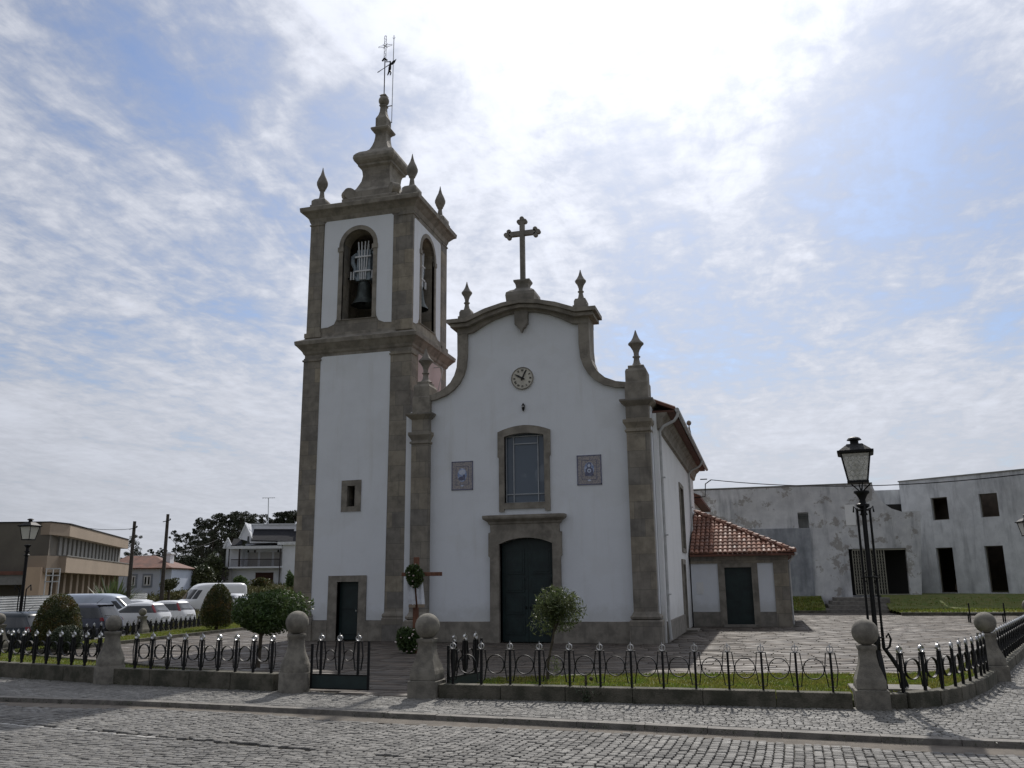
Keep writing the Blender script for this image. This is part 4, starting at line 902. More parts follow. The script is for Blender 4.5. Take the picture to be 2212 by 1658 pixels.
tl = MB(); hd_ = (Vector((AX, AYr, AZ)) - Vector((EX, EYf, EZ))); L = hd_.length; hu = hd_.normalized(); side = hu.cross(Z).normalized(); up2 = side.cross(hu)
for i in range(int(L / .36)): tile(Vector((EX, EYf, EZ + .06)) + hu * (i * .36), side, -hu, up2, .44, .12, .10)
tl.build('hip_tiles', 'roof_tile', annex, 60)
m = MB(); m.tube([(EX - .1, EYf + .35, EZ - .05), (EX - .1, EYf + .35, EZ - .2), (1.17, AY + .1, EZ - .42), (1.17, AY + .1, .1)], .04, 8); m.tube([(EX + .06, EYf, EZ - .04), (EX + .06, 49.8, EZ - .04)], .06, 8); m.build('downpipe', 'pipe', annex, 40)
# ================================================================== CABLE
bk = on(1512, 1040, 'y', 46.0)
cb = thing('power_cable', (bk.x, bk.y, bk.z), 'black overhead cable strung from the church eaves across the grey building', 'cable')
m = MB(); pa = on(1536, 1036, 'y', 46.0); pb = on(2300, 1012, 'y', 40.0)
m.tube([tuple(pa.lerp(pb, i / 20) - Z * (.5 * 4 * (i / 20) * (1 - i / 20))) for i in range(21)], .022, 6); m.build('wire', 'iron', cb)
m = MB(); m.tube([(-3.2, 46.0, pa.z - .9), (pa.x - .35, 46, pa.z - .85), (pa.x - .3, 46, pa.z - .2), tuple(pa)], .03, 6); m.box(pa.x - .55, pa.x - .2, 45.97, 46.03, pa.z + .02, pa.z + .07); m.build('bracket', 'iron', cb)
# ================================================================== WEATHERED BUILDING (right)
BY = 62.0; BZ = .95
P = lambda x, y, Yv=BY: (lambda q: (q.x, q.z))(on((2400 + .6252 * x) / 1.7102, (1400 + .6252 * y) / 1.7102, 'y', Yv))
hall = thing('hall', (3, BY, BZ), 'long weathered grey-white hall wall with peeling paint and a folding gate', 'building')
tp = [P(330, 662), P(700, 650), P(1180, 630), P(1315, 627)]; zt = 8.15
curve = [P(1320, 640), P(1345, 690), P(1385, 735), P(1430, 765), P(1490, 783)]
outl = [(-6, BZ - 1), (P(1200, 1274)[0], BZ - 1), (P(1200, 1274)[0], P(1190, 1003)[1]), (P(1515, 993)[0], P(1190, 1003)[1]), (P(1540, 1275)[0], BZ - 1), (P(1600, 1275)[0], BZ - 1), (P(1600, 783)[0], curve[-1][1])] + curve[::-1] + [(tp[3][0], zt), (-6, zt - .05)]
wn = [P(873, 788), P(932, 788), P(940, 880), P(880, 882)]; wn = [(wn[0][0], wn[3][1]), (wn[0][0], wn[0][1]), (wn[1][0] + .05, wn[0][1]), (wn[1][0] + .05, wn[3][1])]
MB().poly(outl, [wn], (0, BY, 0), X, Z, -Y, .5).build('front_wall', 'weathered_peel', hall)
m = MB(); m.box(-6, tp[3][0], BY - .05, BY + .55, zt + .0, zt + .07); m.build('wall_coping', 'panel_grey', hall)
lo_ = P(700, 885); m = MB(); m.box(-6, P(945, 885)[0], BY - .12, BY - .003, BZ - .9, lo_[1]); m.build('rendered_base', 'weathered_dark', hall)
q0, q1 = P(1150, 742), P(1212, 862); m = MB(); m.box(q0[0], q1[0] + .1, BY - .04, BY - .003, q1[1], q0[1]); m.build('repaired_patch', 'plaster_side', hall)
m = MB(); m.box(-6, 10.5, BY + .5, BY + 9, -.1, .9); m.box(-6, 10.5, BY + 8.5, BY + 9, .9, 6.9); m.box(-6, -5.5, BY + .5, BY + 9, .9, 6.9); m.box(P(1330, 700)[0] - 8, 10.5, BY + 5.4, BY + 5.8, 4, P(1400, 655, BY + 5.4)[1]); m.box(-6, P(1200, 1000)[0] - .8, BY + .5, BY + 8.5, 6.3, 6.9); m.build('rear_walls', 'weathered', hall)
m = MB(); m.box(P(1190, 1003)[0], 10, BY + 3.0, BY + 3.2, .9, 5); m.box(P(1190, 1003)[0], 10, BY + .5, BY + 3.0, P(1190, 1003)[1] + .05, P(1190, 1003)[1] + .15); m.build('dark_interior', 'dark_inside', hall)
ms = P(1400, 740, BY + 5.3); m = MB(); m.box(P(1395, 740, BY + 5.3)[0], P(1500, 740, BY + 5.3)[0], BY + 5.33, BY + 5.39, P(1440, 785, BY + 5.3)[1], ms[1]); m.build('window', 'dark_inside', hall)
gx0, gx1, gz1 = P(1192, 1004)[0] + .05, P(1382, 1000)[0], P(1192, 1004)[1] - .1
m = MB(); ng = 13
for i in range(ng):
    x = gx0 + (gx1 - gx0) * i / (ng - 1); m.box(x - .03, x + .03, BY + .1, BY + .14, BZ + .05, gz1)
for k in range(6):
    z0 = BZ + .3 + k * (gz1 - BZ - .5) / 6; dz = (gz1 - BZ - .5) / 6
    for i in range(ng - 1):
        xa = gx0 + (gx1 - gx0) * i / (ng - 1); xb = gx0 + (gx1 - gx0) * (i + 1) / (ng - 1)
        m.tube([(xa, BY + .09, z0), (xb, BY + .09, z0 + dz * .5), (xa, BY + .09, z0 + dz)], .012, 4)
m.box(gx0, P(1535, 1000)[0], BY + .06, BY + .2, gz1, gz1 + .09); m.box(gx0, P(1535, 1000)[0], BY + .06, BY + .2, BZ, BZ + .06)
m.build('folding_gate', 'gate_cream', hall)
# right block, turned
pb0 = on(1968, 1283, 'z', BZ) if False else at(1968, 1283, 60.0)
dv = ray(-480, 1262); bu = -Vector((dv.x, dv.y, 0)).normalized(); bn = Vector((bu.y, -bu.x, 0))
if bn.dot(CAM - pb0) < 0: bn = -bn
B0 = Vector((pb0.x, pb0.y, 0))
def Q(x, y):
    d = ray((2400 + .6252 * x) / 1.7102, (1400 + .6252 * y) / 1.7102); t = (B0 - CAM).dot(bn) / d.dot(bn); q = CAM + d * t; return ((q - B0).dot(bu), q.z)
block = thing('apartment_block', (B0.x, B0.y, pb0.z), 'grey streaked concrete block with unglazed square and tall openings at the right edge', 'building')
ztp = Q(1475, 608)[1]; hs = []
for a in (((1660, 700), (1757, 697), (1770, 830), (1673, 833)), ((1943, 677), (2052, 672), (2067, 812), (1958, 815)), ((1690, 997), (1790, 993), (1820, 1268), (1720, 1270)), ((1978, 985), (2090, 983), (2120, 1268), (2010, 1268))):
    q = [Q(*p) for p in a]; x0 = (q[0][0] + q[3][0]) / 2; x1 = (q[1][0] + q[2][0]) / 2; z1 = (q[0][1] + q[1][1]) / 2; z0 = max((q[2][1] + q[3][1]) / 2, pb0.z + .1); hs.append((x0, x1, z0, z1))
dxx = hs[1][0] - hs[0][0]
for (x0, x1, z0, z1) in list(hs[:2]): hs.append((x0 + 2 * dxx, x1 + 2 * dxx, z0, z1))
for (x0, x1, z0, z1) in list(hs[2:4]): hs.append((x0 + 2 * dxx, x1 + 2 * dxx, z0, z1))
BL = hs[-1][1] + 2
MB().poly([(0, pb0.z - 1), (BL, pb0.z - 1), (BL, ztp), (0, ztp)], [[(a, c), (a, d), (b, d), (b, c)] for a, b, c, d in hs], B0, bu, Z, bn, .4).build('front_wall', 'weathered', block)
m = MB(); m.obox(B0, bu, Z, -bn, 0, .4, pb0.z - 1, ztp, .4, 10); m.obox(B0, bu, Z, -bn, BL - .4, BL, pb0.z - 1, ztp, .4, 10); m.obox(B0, bu, Z, -bn, 0, BL, pb0.z - 1, ztp, 10, 10.4); m.obox(B0, bu, Z, -bn, 0, BL, ztp - .7, ztp - .3, .4, 7.5); m.obox(B0, bu, Z, -bn, 0, BL, pb0.z + 3.9, pb0.z + 4.2, .4, 8); m.obox(B0, bu, Z, -bn, 0, BL, pb0.z - .3, pb0.z, .4, 10); m.build('inner_walls', 'inner_brown', block)  # unseen roof slab stops short, an added gap letting daylight onto the inner walls
m = MB(); m.obox(B0, bu, Z, bn, -.05, BL + .05, ztp, ztp + .08, -.5, .06); m.build('wall_coping', 'panel_grey', block)
for a, b, c, d in hs:
    wfm = MB()
    for (e, f, g_, h) in ((a, a + .06, c, d), (b - .06, b, c, d), (a, b, d - .06, d), (a, b, c, c + .05)): wfm.obox(B0, bu, Z, bn, e, f, g_, h, -.3, -.24)
    wfm.build('window_frame', 'taupe', block)
m = MB(); a, b, c, d = hs[2]; m.tube([tuple(B0 + bu * (a + .4) - bn * 2.2 + Z * (c + .1)), tuple(B0 + bu * (b - .1) - bn * 2.2 + Z * (d - .7))], .42, 12); m.build('leaning_column', 'beige', block)
# steps + banks
st_ = MB(); s0 = on(1785, 1316, 'y', 57.0).x; s1 = on(1921, 1316, 'y', 57.0).x
for k in range(4): st_.box(s0 + k * .25, s1 + (0 if k < 3 else .3), 57.0 + k * .55, BY + .4, -.1, (k + 1) * .21)
struct('steps', st_, 'kerb_stone')
struct('grass_bank', MB().grid([[(x, 57.0, -.02), (x, 57.4, .12), (x, 59.5, .55), (x, BY + .1, BZ), (x, 80, BZ + .1)] for x in np.linspace(-8, s0 + .05, 20)]), 'lawn_soil', 60)
rbk = [(s1 - .02, 57.0), (s1 + 1, 57.0)]
struct('grass_bank', MB().grid([[(x, 52.5 + (0 if x < 18 else 0), -.03), (x, 52.6, .16), (x, 56.5, .22), (x, 58, .35), (x, 60.5, BZ), (x, 80, BZ + .1)] for x in np.linspace(s1 + .02, 45, 30)]), 'lawn_soil', 60)
kx = MB(); kx.box(s1 + .02, 45, 52.36, 52.55, -.05, .18); kx.box(-3.2, s0, 56.88, 57.02, -.05, .14); struct('lawn_kerb', kx, 'granite_wall')
V, F = [], []
pts = [];
while len(pts) < 9000:
    x = random.uniform(s1, 30); y = random.uniform(52.7, 60); pts.append((x, y, .2 + max(0, (y - 57.5) / 3) * .7))
while len(pts) < 12000:
    x = random.uniform(-4, s0); y = random.uniform(57.3, 61); pts.append((x, y, .1 + (y - 57) / 4 * .75))
V, F = leaves(np.array(pts), .22, .3, up=2.0)
o = np_obj('grass', np_mesh('grass', V, F, 'grass')); tag(o, 'grass of the low bank in front of the weathered grey buildings', 'grass'); o['kind'] = 'stuff'
# low metal bench beyond the curved fence
pbn = on(2135, 1345, 'z', .0)
bn_ = thing('bench', pbn, 'low dark metal bench standing past the curved railing on the paving', 'bench')
m = MB(); m.box(pbn.x - .75, pbn.x + .75, pbn.y, pbn.y + .4, .36, .42); m.build('seat', 'iron', bn_)
for dx in (-.7, .7):
    m = MB(); m.box(pbn.x + dx - .025, pbn.x + dx + .025, pbn.y, pbn.y + .05, 0, .85); m.box(pbn.x + dx - .025, pbn.x + dx + .025, pbn.y + .35, pbn.y + .4, 0, .36); m.build('leg', 'iron', bn_)
# ================================================================== PERIMETER WALLS, POSTS, RAILINGS
def coursewall(pts, h, th, label):
    m = MB()
    for (a, b) in zip(pts[:-1], pts[1:]):
        a, b = Vector((*a, 0)), Vector((*b, 0)); t = (b - a).normalized(); n = Vector((t.y, -t.x, 0)); L = (b - a).length; s = 0
        ks = max(1, round(L / 1.15)); bl = L / ks
        for k in range(ks):
            j = random.uniform(-.008, .008)
            m.obox(a, t, Z, n, k * bl + (.004 if k else -.0), (k + 1) * bl - .004, -.1, h + j, -th / 2, th / 2 + j)
    o = m.build('low_wall', 'granite_wall', None, bevel=.012); tag(o, label, 'wall'); return o
coursewall([(-5.5, 14.95), (1.2, 14.9)], .23, .26, 'low granite block wall under the straight railing right of the gate')
coursewall(CURVE[0:1] + CURVE[1:], .22, .24, 'curved low granite wall under the railing at the right corner')
coursewall([(4.2, 19.5), FARR], .2, .24, 'low granite wall under the railing running away on the right')
coursewall([(-8.9, 15.33), (-12.9, 15.82)], .31, .26, 'low granite wall under the railing just left of the gate')
coursewall([(-13.3, 15.9), (-20.8, 17.6)], .31, .26, 'low granite wall under the railing at the left edge of the photo')
coursewall([(-20.8, 17.6), (-22.6, 22.4)], .15, .24, 'low granite wall at the far left corner of the yard')
coursewall(BACK, .06, .24, 'low granite wall between the lawn and the parked cars')
def post(loc, br, label, kind='tall', square=True, rz=0, h=1.0):
    t = thing('stone_post', loc, label, 'stone post', rz, 'stone posts with ball tops'); x, y, z = loc
    b = MB()
    if square: b.sq(x, y, .21 * h, .21 * h, [(.055, z - .1), (.055, z + .27), (.0, z + .29)])
    else: b.lathe((x, y, z), [(.30 * h, -.1), (.30 * h, .33), (.29 * h, .345)], 24)
    rm = Matrix.Rotation(rz, 3, 'Z'); o = Vector((x, y, 0)); b.v = [tuple(rm @ (Vector(v) - o) + o) for v in b.v]
    b.build('base', 'granite_post', t, 40)
    s = MB(); pf = [(.255, .29), (.255, .44), (.24, .46), (.225, .52), (.17, .66), (.145, .80), (.14, .90), (.155, .925), (.165, .94), (.165, .985), (.10, .99)]
    if square: s.sq(x, y, 0, 0, [(r_ * h * .93, z + .29 + (q - .29) * h) for r_, q in pf])
    else: s.lathe((x, y, z), [(r_ * h * 1.08, .34 + (q - .29) * h) for r_, q in pf], 24)
    s.v = [tuple(rm @ (Vector(v) - o) + o) for v in s.v]
    s.build('shaft', 'granite_post', t, 40)
    c = MB(); zt_ = z + (.29 + .70 * h if square else .34 + .70 * h); c.ball((x, y, zt_ + br * .96), br, 28, 18); c.build('ball', 'granite_post', t, 60)
post((-8.5, 15.25, 0), .215, 'round granite gate post with ball left of the open gate', square=False, h=.98)
post((-5.78, 15.0, 0), .22, 'square granite gate post with ball right of the gate opening', h=.98)
post((1.48, 14.95, 0), .2, 'granite post with ball in front of the big street lamp', h=.90)
post((4.12, 19.35, 0), .2, 'granite post with ball at the end of the curved railing', h=.84, rz=.35)
post((8.0, 31.4, 0), .2, 'granite post with ball cut by the right edge of the photo', h=.84, rz=.3)
post((-13.1, 15.85, 0), .165, 'granite post with ball between the two railings left of the gate', h=.98, square=False)
post((-22.6, 22.3, -.12), .17, 'granite post with ball cut by the left edge of the photo', h=.98)
post((-24.75, 31.6, -.18), .155, 'small distant granite post with ball in front of the grey car', h=.95)
# railing unit meshes
zb = 0.0
me_up = MB().box(-.017, .017, -.022, .022, -.02, .58).mesh('upright', 'iron')
m = MB()
for s_ in (-1, 1):
    pts_ = [(s_ * .068, .575), (s_ * .097, .33), (s_ * .058, .075)]
    for (a, b) in zip(pts_[:-1], pts_[1:]):
        dx, dz = b[0] - a[0], b[1] - a[1]; L = math.hypot(dx, dz); nx, nz = -dz / L * .0075, dx / L * .0075
        m.add([(a[0] - nx, y, a[1] - nz) for y in (-.014, .014)] + [(a[0] + nx, y, a[1] + nz) for y in (-.014, .014)] + [(b[0] - nx, y, b[1] - nz) for y in (-.014, .014)] + [(b[0] + nx, y, b[1] + nz) for y in (-.014, .014)],
              [(0, 1, 5, 4), (2, 6, 7, 3), (0, 4, 6, 2), (1, 3, 7, 5), (0, 2, 3, 1), (4, 5, 7, 6)])
m.box(-.078, .078, -.02, .02, .572, .584); m.box(-.062, .062, -.006, .006, .072, .080)
me_br = m.mesh('splayed_strips', 'iron')
mn = MB(); mn.v = [(a * .82, b * .6, c) for a, b, c in m.v]; mn.f = list(m.f); me_brn = mn.mesh('splayed_strips', 'iron')
def ringmesh(r, a, b, n=28):
    m = MB(); vs = []
    for k in range(n):
        c, s = math.cos(2 * PI * k / n), math.sin(2 * PI * k / n)
        for rr, y in ((r - a, -b), (r, -b), (r, b), (r - a, b)): vs.append((rr * c, y, rr * s))
    fs = [(k * 4 + j, k * 4 + (j + 1) % 4, ((k + 1) % n) * 4 + (j + 1) % 4, ((k + 1) % n) * 4 + j) for k in range(n) for j in range(4)]
    return m.add(vs, fs)
me_ring = ringmesh(.160, .013, .022).mesh('ring', 'iron', 40)
mf = ringmesh(.054, .013, .018, 18); mf.v = [(a, b, c + .635) for a, b, c in mf.v]
mf.add([(-.006, -.012, .585), (.006, -.012, .585), (.006, .012, .585), (-.006, .012, .585), (-.008, -.010, .69), (.008, -.010, .69), (.008, .010, .69), (-.008, .010, .69), (0, 0, .735)],
       [(0, 3, 2, 1), (0, 1, 5, 4), (1, 2, 6, 5), (2, 3, 7, 6), (3, 0, 4, 7), (4, 5, 8), (5, 6, 8), (6, 7, 8), (7, 4, 8)])
me_fin = mf.mesh('finial', 'silver', 40)
def along(pts, st, s0=None, send=0.0):
    out = []; L = [0]
    for a, b in zip(pts[:-1], pts[1:]): L.append(L[-1] + math.dist(a, b))
    tot = L[-1]; n = max(1, int((tot - 2 * send) / st)); first = s0 if s0 is not None else (tot - (n - 0) * st) / 2 + st * .0
    s = first
    while s <= tot - send + 1e-6:
        i = max(j for j in range(len(pts) - 1) if L[j] <= s + 1e-9); f = (s - L[i]) / max(1e-9, L[i + 1] - L[i])
        a, b = Vector(pts[i]), Vector(pts[i + 1]); p = a.lerp(b, f); t = (b - a).normalized(); out.append((p.x, p.y, math.atan2(t.y, t.x))); s += st
    return out
def railing(pts, h, label, s0=None, st=.52, send=.3, stub=True):
    us = along(pts, st, s0, send)
    t = thing('iron_railing', (us[0][0], us[0][1], h(us[0][0], us[0][1]) if callable(h) else h), label, 'railing', 0, 'black iron railings with silver finials around the churchyard')
    o = t.location.copy()
    for i, (x, y, a) in enumerate(us):
        z = h(x, y) if callable(h) else h
        L = (x - o.x, y - o.y, z - o.z)
        inst('upright', me_up, t, L, a); inst('splayed_strips', me_br if st > .5 else me_brn, t, L, a); inst('finial', me_fin, t, L, a)
        if i < len(us) - 1:
            x2, y2, a2 = us[i + 1]; k = math.dist((x, y), (x2, y2)) / .52
            rg = inst('ring', me_ring, t, ((x + x2) / 2 - o.x, (y + y2) / 2 - o.y, z + .34 - o.z), math.atan2(y2 - y, x2 - x), min(1, (k * .52 - (.185 if st > .5 else .125)) / .33))
    return t
railing([(-5.5, 14.95), (1.2, 14.9)], .22, 'black iron railing with rings right of the gate along the front lawn', .22, .518, .2)
railing(CURVE, .21, 'black iron railing curving round the right corner of the lawn', .50, .47, .25)
railing([(4.12, 19.35), FARR], .19, 'black iron railing running away from the curve on the right', .45, .52, .1)
railing([(-8.9, 15.33), (-12.85, 15.82)], .30, 'black iron railing on the wall between the gate and the next post', .16, .425, .15)
railing([(-13.35, 15.92), (-20.8, 17.6)], .30, 'black iron railing on the wall at the left edge', .14, .43, .1)
railing(BACK, lambda x, y: -.04 - .02 * (y - 22) / 20, 'distant black iron railing in front of the parked cars', .4, .52, .1)
# gates
def gate(hinge, ang, label, n=3, L=1.12):
    t = thing('iron_gate', (*hinge, .05), label, 'gate', ang, 'leaves of the churchyard gate')
    hx, hy = hinge; rm = Matrix.Rotation(ang, 3, 'Z'); o = Vector((hx, hy, .05))
    def pl(mb, name, m_): mb.v = [tuple(rm @ Vector(v) + o) for v in mb.v]; return mb.build(name, m_, t)
    m = MB()
    for x in (0, L): m.box(x - .018, x + .018, -.018, .018, .0, .80 if x == 0 else .86)
    m.box(.018, L - .018, -.016, .016, .245, .27); m.box(.018, L - .018, -.016, .016, .0, .02); pl(m, 'gate_frame', 'iron')
    m = MB(); m.box(.02, L - .02, -.008, .008, .02, .245); pl(m, 'kick_plate', 'door_green')
    for i in range(n):
        x = (.55 + i) * L / (n + .05) - .02
        for nm_, me in (('upright', me_up), ('splayed_strips', me_br), ('finial', me_fin)): inst(nm_, me, t, (x, 0, .27 if nm_ != 'upright' else .27), 0)
        if i < n - 1: inst('ring', me_ring, t, (x + .5 * L / (n + .05), 0, .60), 0, .62)
gate((-8.18, 15.28), R(-3), 'gate leaf hinged on the left gate post, closed along the front line', 3, 1.18)
gate((-5.42, 15.1), R(78), 'gate leaf swung open inwards beside the right gate post', 3, 1.18)
# ================================================================== LAMPS
def lantern(t, x, y, z, k, rz):
    rm = Matrix.Rotation(rz, 3, 'Z'); o = Vector((x, y, z))
    def pl(mb, name, m_, par=t, sm=None): mb.v = [tuple(rm @ (Vector(v) * k) + o) for v in mb.v]; return mb.build(name, m_, par, sm)
    # z=0 at glass bottom
    fr = MB(); hb, ht, H = .155, .235, .485
    fr.sq(0, 0, hb, hb, [(.02, -.03), (.02, .0), (0, .01)])
    for a, b in ((-1, -1), (1, -1), (1, 1), (-1, 1)): fr.tube([(a * hb, b * hb, 0), (a * ht, b * ht, H)], .014, 5)
    fr.sq(0, 0, ht, ht, [(.01, H - .02), (.06, H), (.06, H + .035), (.02, H + .04)])
    fr.sq(0, 0, 0, 0, [(.27, H + .035), (.14, H + .145), (.13, H + .16), (.07, H + .17)]); fr.lathe((0, 0, H + .16), [(.07, 0), (.07, .07), (.125, .08), (.10, .115), (.055, .135), (.02, .14)], 14)
    lf = pl(fr, 'lantern_frame', 'iron')
    for sx_, sy_3 in ((0, -1), (1, 0), (0, 1), (-1, 0)):
        g = MB(); ux = Vector((-sy_3, sx_, 0)); nn = Vector((sx_, sy_3, 0)); e = .006
        P4 = [nn * (hb - e) - ux * hb * .96, nn * (hb - e) + ux * hb * .96, nn * (ht - e) + ux * ht * .96 + Z * (H - .02), nn * (ht - e) - ux * ht * .96 + Z * (H - .02)]
        g.add([tuple(p) for p in P4] + [tuple(p - nn * .006) for p in P4], [(0, 1, 2, 3), (7, 6, 5, 4), (0, 4, 5, 1), (1, 5, 6, 2), (2, 6, 7, 3), (3, 7, 4, 0)])
        go = pl(g, 'lantern_pane', 'lamp_glass')
        if k > .95:
            g2 = MB()
            for r_ in range(5):
                for c_ in range(4):
                    f = (r_ + .6) / 5.4; w = hb + (ht - hb) * f; a = (c_ - 1.5 + (.5 if r_ % 2 else 0)) / 2.2
                    if abs(a) > .86: continue
                    cc = nn * (w + .002) + ux * (a * w) + Z * (f * H * .96)
                    g2.tube([tuple(cc + ux * .04 * math.cos(q * PI / 6) + Z * .04 * math.sin(q * PI / 6)) for q in range(13)], .0045, 4, False)
            pl(g2, 'pane_relief', 'frosted', go)
    bu_ = MB(); bu_.ball((0, 0, .22), .07, 12, 8, 1.5); bu_.lathe((0, 0, 0), [(.03, .0), (.03, .12)], 8); pl(bu_, 'bulb', 'frosted', t, 50)
LX, LY = 1.80, 16.45
lamp = thing('street_lamp', (LX, LY, .09), 'tall black cast iron street lamp with four slender poles behind the corner post', 'street lamp', 0, 'black iron street lamps with glass lanterns')
m = MB(); m.box(LX - .5, LX + .75, LY - .35, LY + .35, .05, .16); m.build('stone_footing', 'kerb_stone', lamp, bevel=.01)
m = MB(); m.tube([(LX, LY, .15), (LX, LY, 3.25)], .040, 10); m.lathe((LX, LY, 3.0), [(.04, 0), (.07, .02), (.05, .05), (.05, .12), (.11, .16), (.11, .2), (.06, .22), (.05, .28), (.09, .36), (.13, .40), (.13, .43), (.04, .44)], 14); m.build('pole', 'iron', lamp, 40)
for a in (4, 94, 184, 274):
    m = MB(); c, s = math.cos(R(a)) * .105, math.sin(R(a)) * .105
    m.tube([(LX + c, LY + s, 3.13), (LX + c, LY + s, 1.1)], .021, 7)
    m.tube([(LX + c, LY + s, 1.12), (LX + c * 1.0, LY + s, .78), (LX + c * 2.0, LY + s * 2.0, .62), (LX + c * 3.3, LY + s * 3.3, .38), (LX + c * 3.9, LY + s * 3.9, .16)], [.024, .03, .036, .036, .036], 7)
    m.tube([(LX + c * 1.2, LY + s * 1.2, .74), (LX + c * 1.9, LY + s * 1.9, .80), (LX + c * 2.2, LY + s * 2.2, .92), (LX + c * 1.9, LY + s * 1.9, 1.01), (LX + c * 1.5, LY + s * 1.5, .95)], .02, 6)
    m.tube([(LX + c, LY + s, 3.10), (LX + c * 1.5, LY + s * 1.5, 3.16), (LX + c * 1.6, LY + s * 1.6, 3.06)], .016, 5)
    m.build('side_pole', 'iron', lamp, 40)
m = MB()
for z in (.95, 1.95, 3.1): m.lathe((LX, LY, z), [(.03, -.01), (.10, -.005), (.10, .005), (.03, .01)], 14); m.tube([(LX + .105 * math.cos(k * PI / 8), LY + .105 * math.sin(k * PI / 8), z) for k in range(17)], .013, 5, False)
for a in (4, 94, 184, 274):
    c, s = math.cos(R(a)), math.sin(R(a)); m.tube([(LX + c * .05, LY + s * .05, 1.85), (LX + c * .15, LY + s * .15, 1.95), (LX + c * .05, LY + s * .05, 2.05)], .010, 5)
    m.tube([(LX + c * .04, LY + s * .04, 3.44), (LX + c * .10, LY + s * .10, 3.50), (LX + c * .16, LY + s * .16, 3.56)], .012, 5)
m.build('collars', 'iron', lamp)
lantern(lamp, LX - .04, LY, 3.60, 1.02, R(-6))
def farlamp(px, py, dep, label, rz):
    p = at(px, py, dep); x, y = p.x, p.y; zt_ = p.z
    t = thing('street_lamp', (x, y, -.2), label, 'street lamp', 0, 'black iron street lamps with glass lanterns')
    m = MB(); m.tube([(x, y, -.25), (x, y, zt_ - .7)], .055, 9); m.lathe((x, y, zt_ - 1.1), [(.05, 0), (.11, .05), (.05, .1), (.05, .3), (.13, .4), (.03, .42)], 12); m.build('pole', 'iron', t, 40)
    for a in (0, 90, 180, 270):
        c, s = math.cos(R(a)) * .15, math.sin(R(a)) * .15; m = MB(); m.tube([(x + c, y + s, 1.9 if px < 500 else zt_ - 1.2), (x + c, y + s, .8), (x + c * 2.4, y + s * 2.4, -.2)], .02, 6)
        if px < 500: m.tube([(x + c, y + s, 1.9), (x + c * 2.2, y + s * 2.2, 2.05), (x + c * 2.4, y + s * 2.4, 1.85)], .018, 5)
        m.build('side_pole', 'iron', t)
    m = MB(); m.lathe((x, y, zt_ - .95), [(.09, 0), (.09, .04)], 12); m.build('collars', 'iron', t)
    lantern(t, x, y, zt_ - .50, 1.0 if False else .94, rz)
farlamp(65, 1134, 31, 'black street lamp with lantern at the left edge in front of the brown building', R(4))
farlamp(2217, 1125, 31, 'black street lamp with lantern cut by the right edge of the photo', R(10))
# ================================================================== WOODEN CROSS, CLOTH, FLOWERS
cb0 = on(897, 1411, 'z', 0); CX, CY = cb0.x, cb0.y
def cz(py): return on(903, py, 'y', CY).z
wc = thing('wooden_cross', (CX, CY, 0), 'tall brown wooden cross in front of the left granite pilaster', 'cross')
m = MB(); m.box(CX - .075, CX + .075, CY - .05, CY + .05, 0, cz(1203)); m.build('upright', 'wood', wc, bevel=.01)
zc = cz(1240)
m = MB(); m.box(CX - .42, CX + .82, CY - .105, CY - .05, zc - .055, zc + .055); m.build('crossbar', 'wood', wc, bevel=.008)
cl = MB()
def drape(x0, x1, ztop, zbot, dx, flip):
    P = []
    for i in range(9):
        f = i / 8; row = []
        for j in range(7):
            g_ = j / 6; row.append((x0 + (x1 - x0) * g_ + dx * f, CY - .13 - .03 * math.sin(g_ * 9 + f * 2) - .02 * f, ztop + (zbot - ztop) * f + .06 * math.sin(g_ * 3) * (1 - f)))
        P.append(row)
    P2 = [[(a, b + .012, c) for a, b, c in r] for r in P]
    cl.grid(P); cl.grid(P2[::-1])
drape(CX - .26, CX - .06, zc + .08, zc - .86, .10, 0); drape(CX + .02, CX + .22, zc + .08, zc - .84, .10, 0)
cl.tube([(CX - .25, CY - .13, zc + .05), (CX - .1, CY - .15, zc + .02), (CX + .1, CY - .15, zc + .02), (CX + .2, CY - .13, zc + .06)], .05, 8)
co = cl.build('cloth', 'cloth', None, 60); tag(co, 'white cloth draped over the arms of the wooden cross', 'cloth')
lc = MB()
for x0 in (CX - .16, CX + .12): lc.box(x0, x0 + .2, CY - .165, CY - .135, zc - .93, zc - .84)
lc.build('cloth_hem', 'lace', co)
def flowers(name, c, r, n, nf, label, cat):
    t = thing(name, c, label, cat)
    V, F = leaves(blob_pts(n, (0, 0, 0), r, .3, .2), .10, .4); np_obj('foliage', np_mesh('foliage', V, F, 'leaf_ball'), t)
    nf = nf // 2; b = MB()
    for p in blob_pts(nf, (0, 0, 0), (r[0], r[1], r[2]), .9, .1):
        if p[1] < r[1] * .3: b.ball(p, random.uniform(.018, .032), 7, 4, .7)
    o = bpy.data.objects.new('blossoms', b.mesh('blossoms', 'petal')); COL.objects.link(o); o.parent = t
    return t
flowers('flower_wreath', (CX, CY - .18, zc - .04), (.24, .11, .35), 1900, 50, 'oval wreath of green leaves and pale flowers hung on the wooden cross', 'wreath')
pf = on(880, 1404, 'y', CY - .15)
flowers('flower_arrangement', (pf.x, CY - .15, .37), (.37, .26, .37), 2200, 60, 'bushy flower arrangement on the ground at the foot of the cross', 'flowers')
# ================================================================== PLANTS IN THE YARD
def tree_obj(name, base, label, cat, trunk, crown_me, tm='bark', group=None):
    t = thing(name, base, label, cat, 0, group)
    m = MB()
    for pts_, rr in trunk: m.tube(pts_, rr, 9)
    o = bpy.data.objects.new('trunk', m.mesh('trunk', tm, 60)); COL.objects.link(o); o.parent = t
    np_obj('crown', crown_me, t); return t
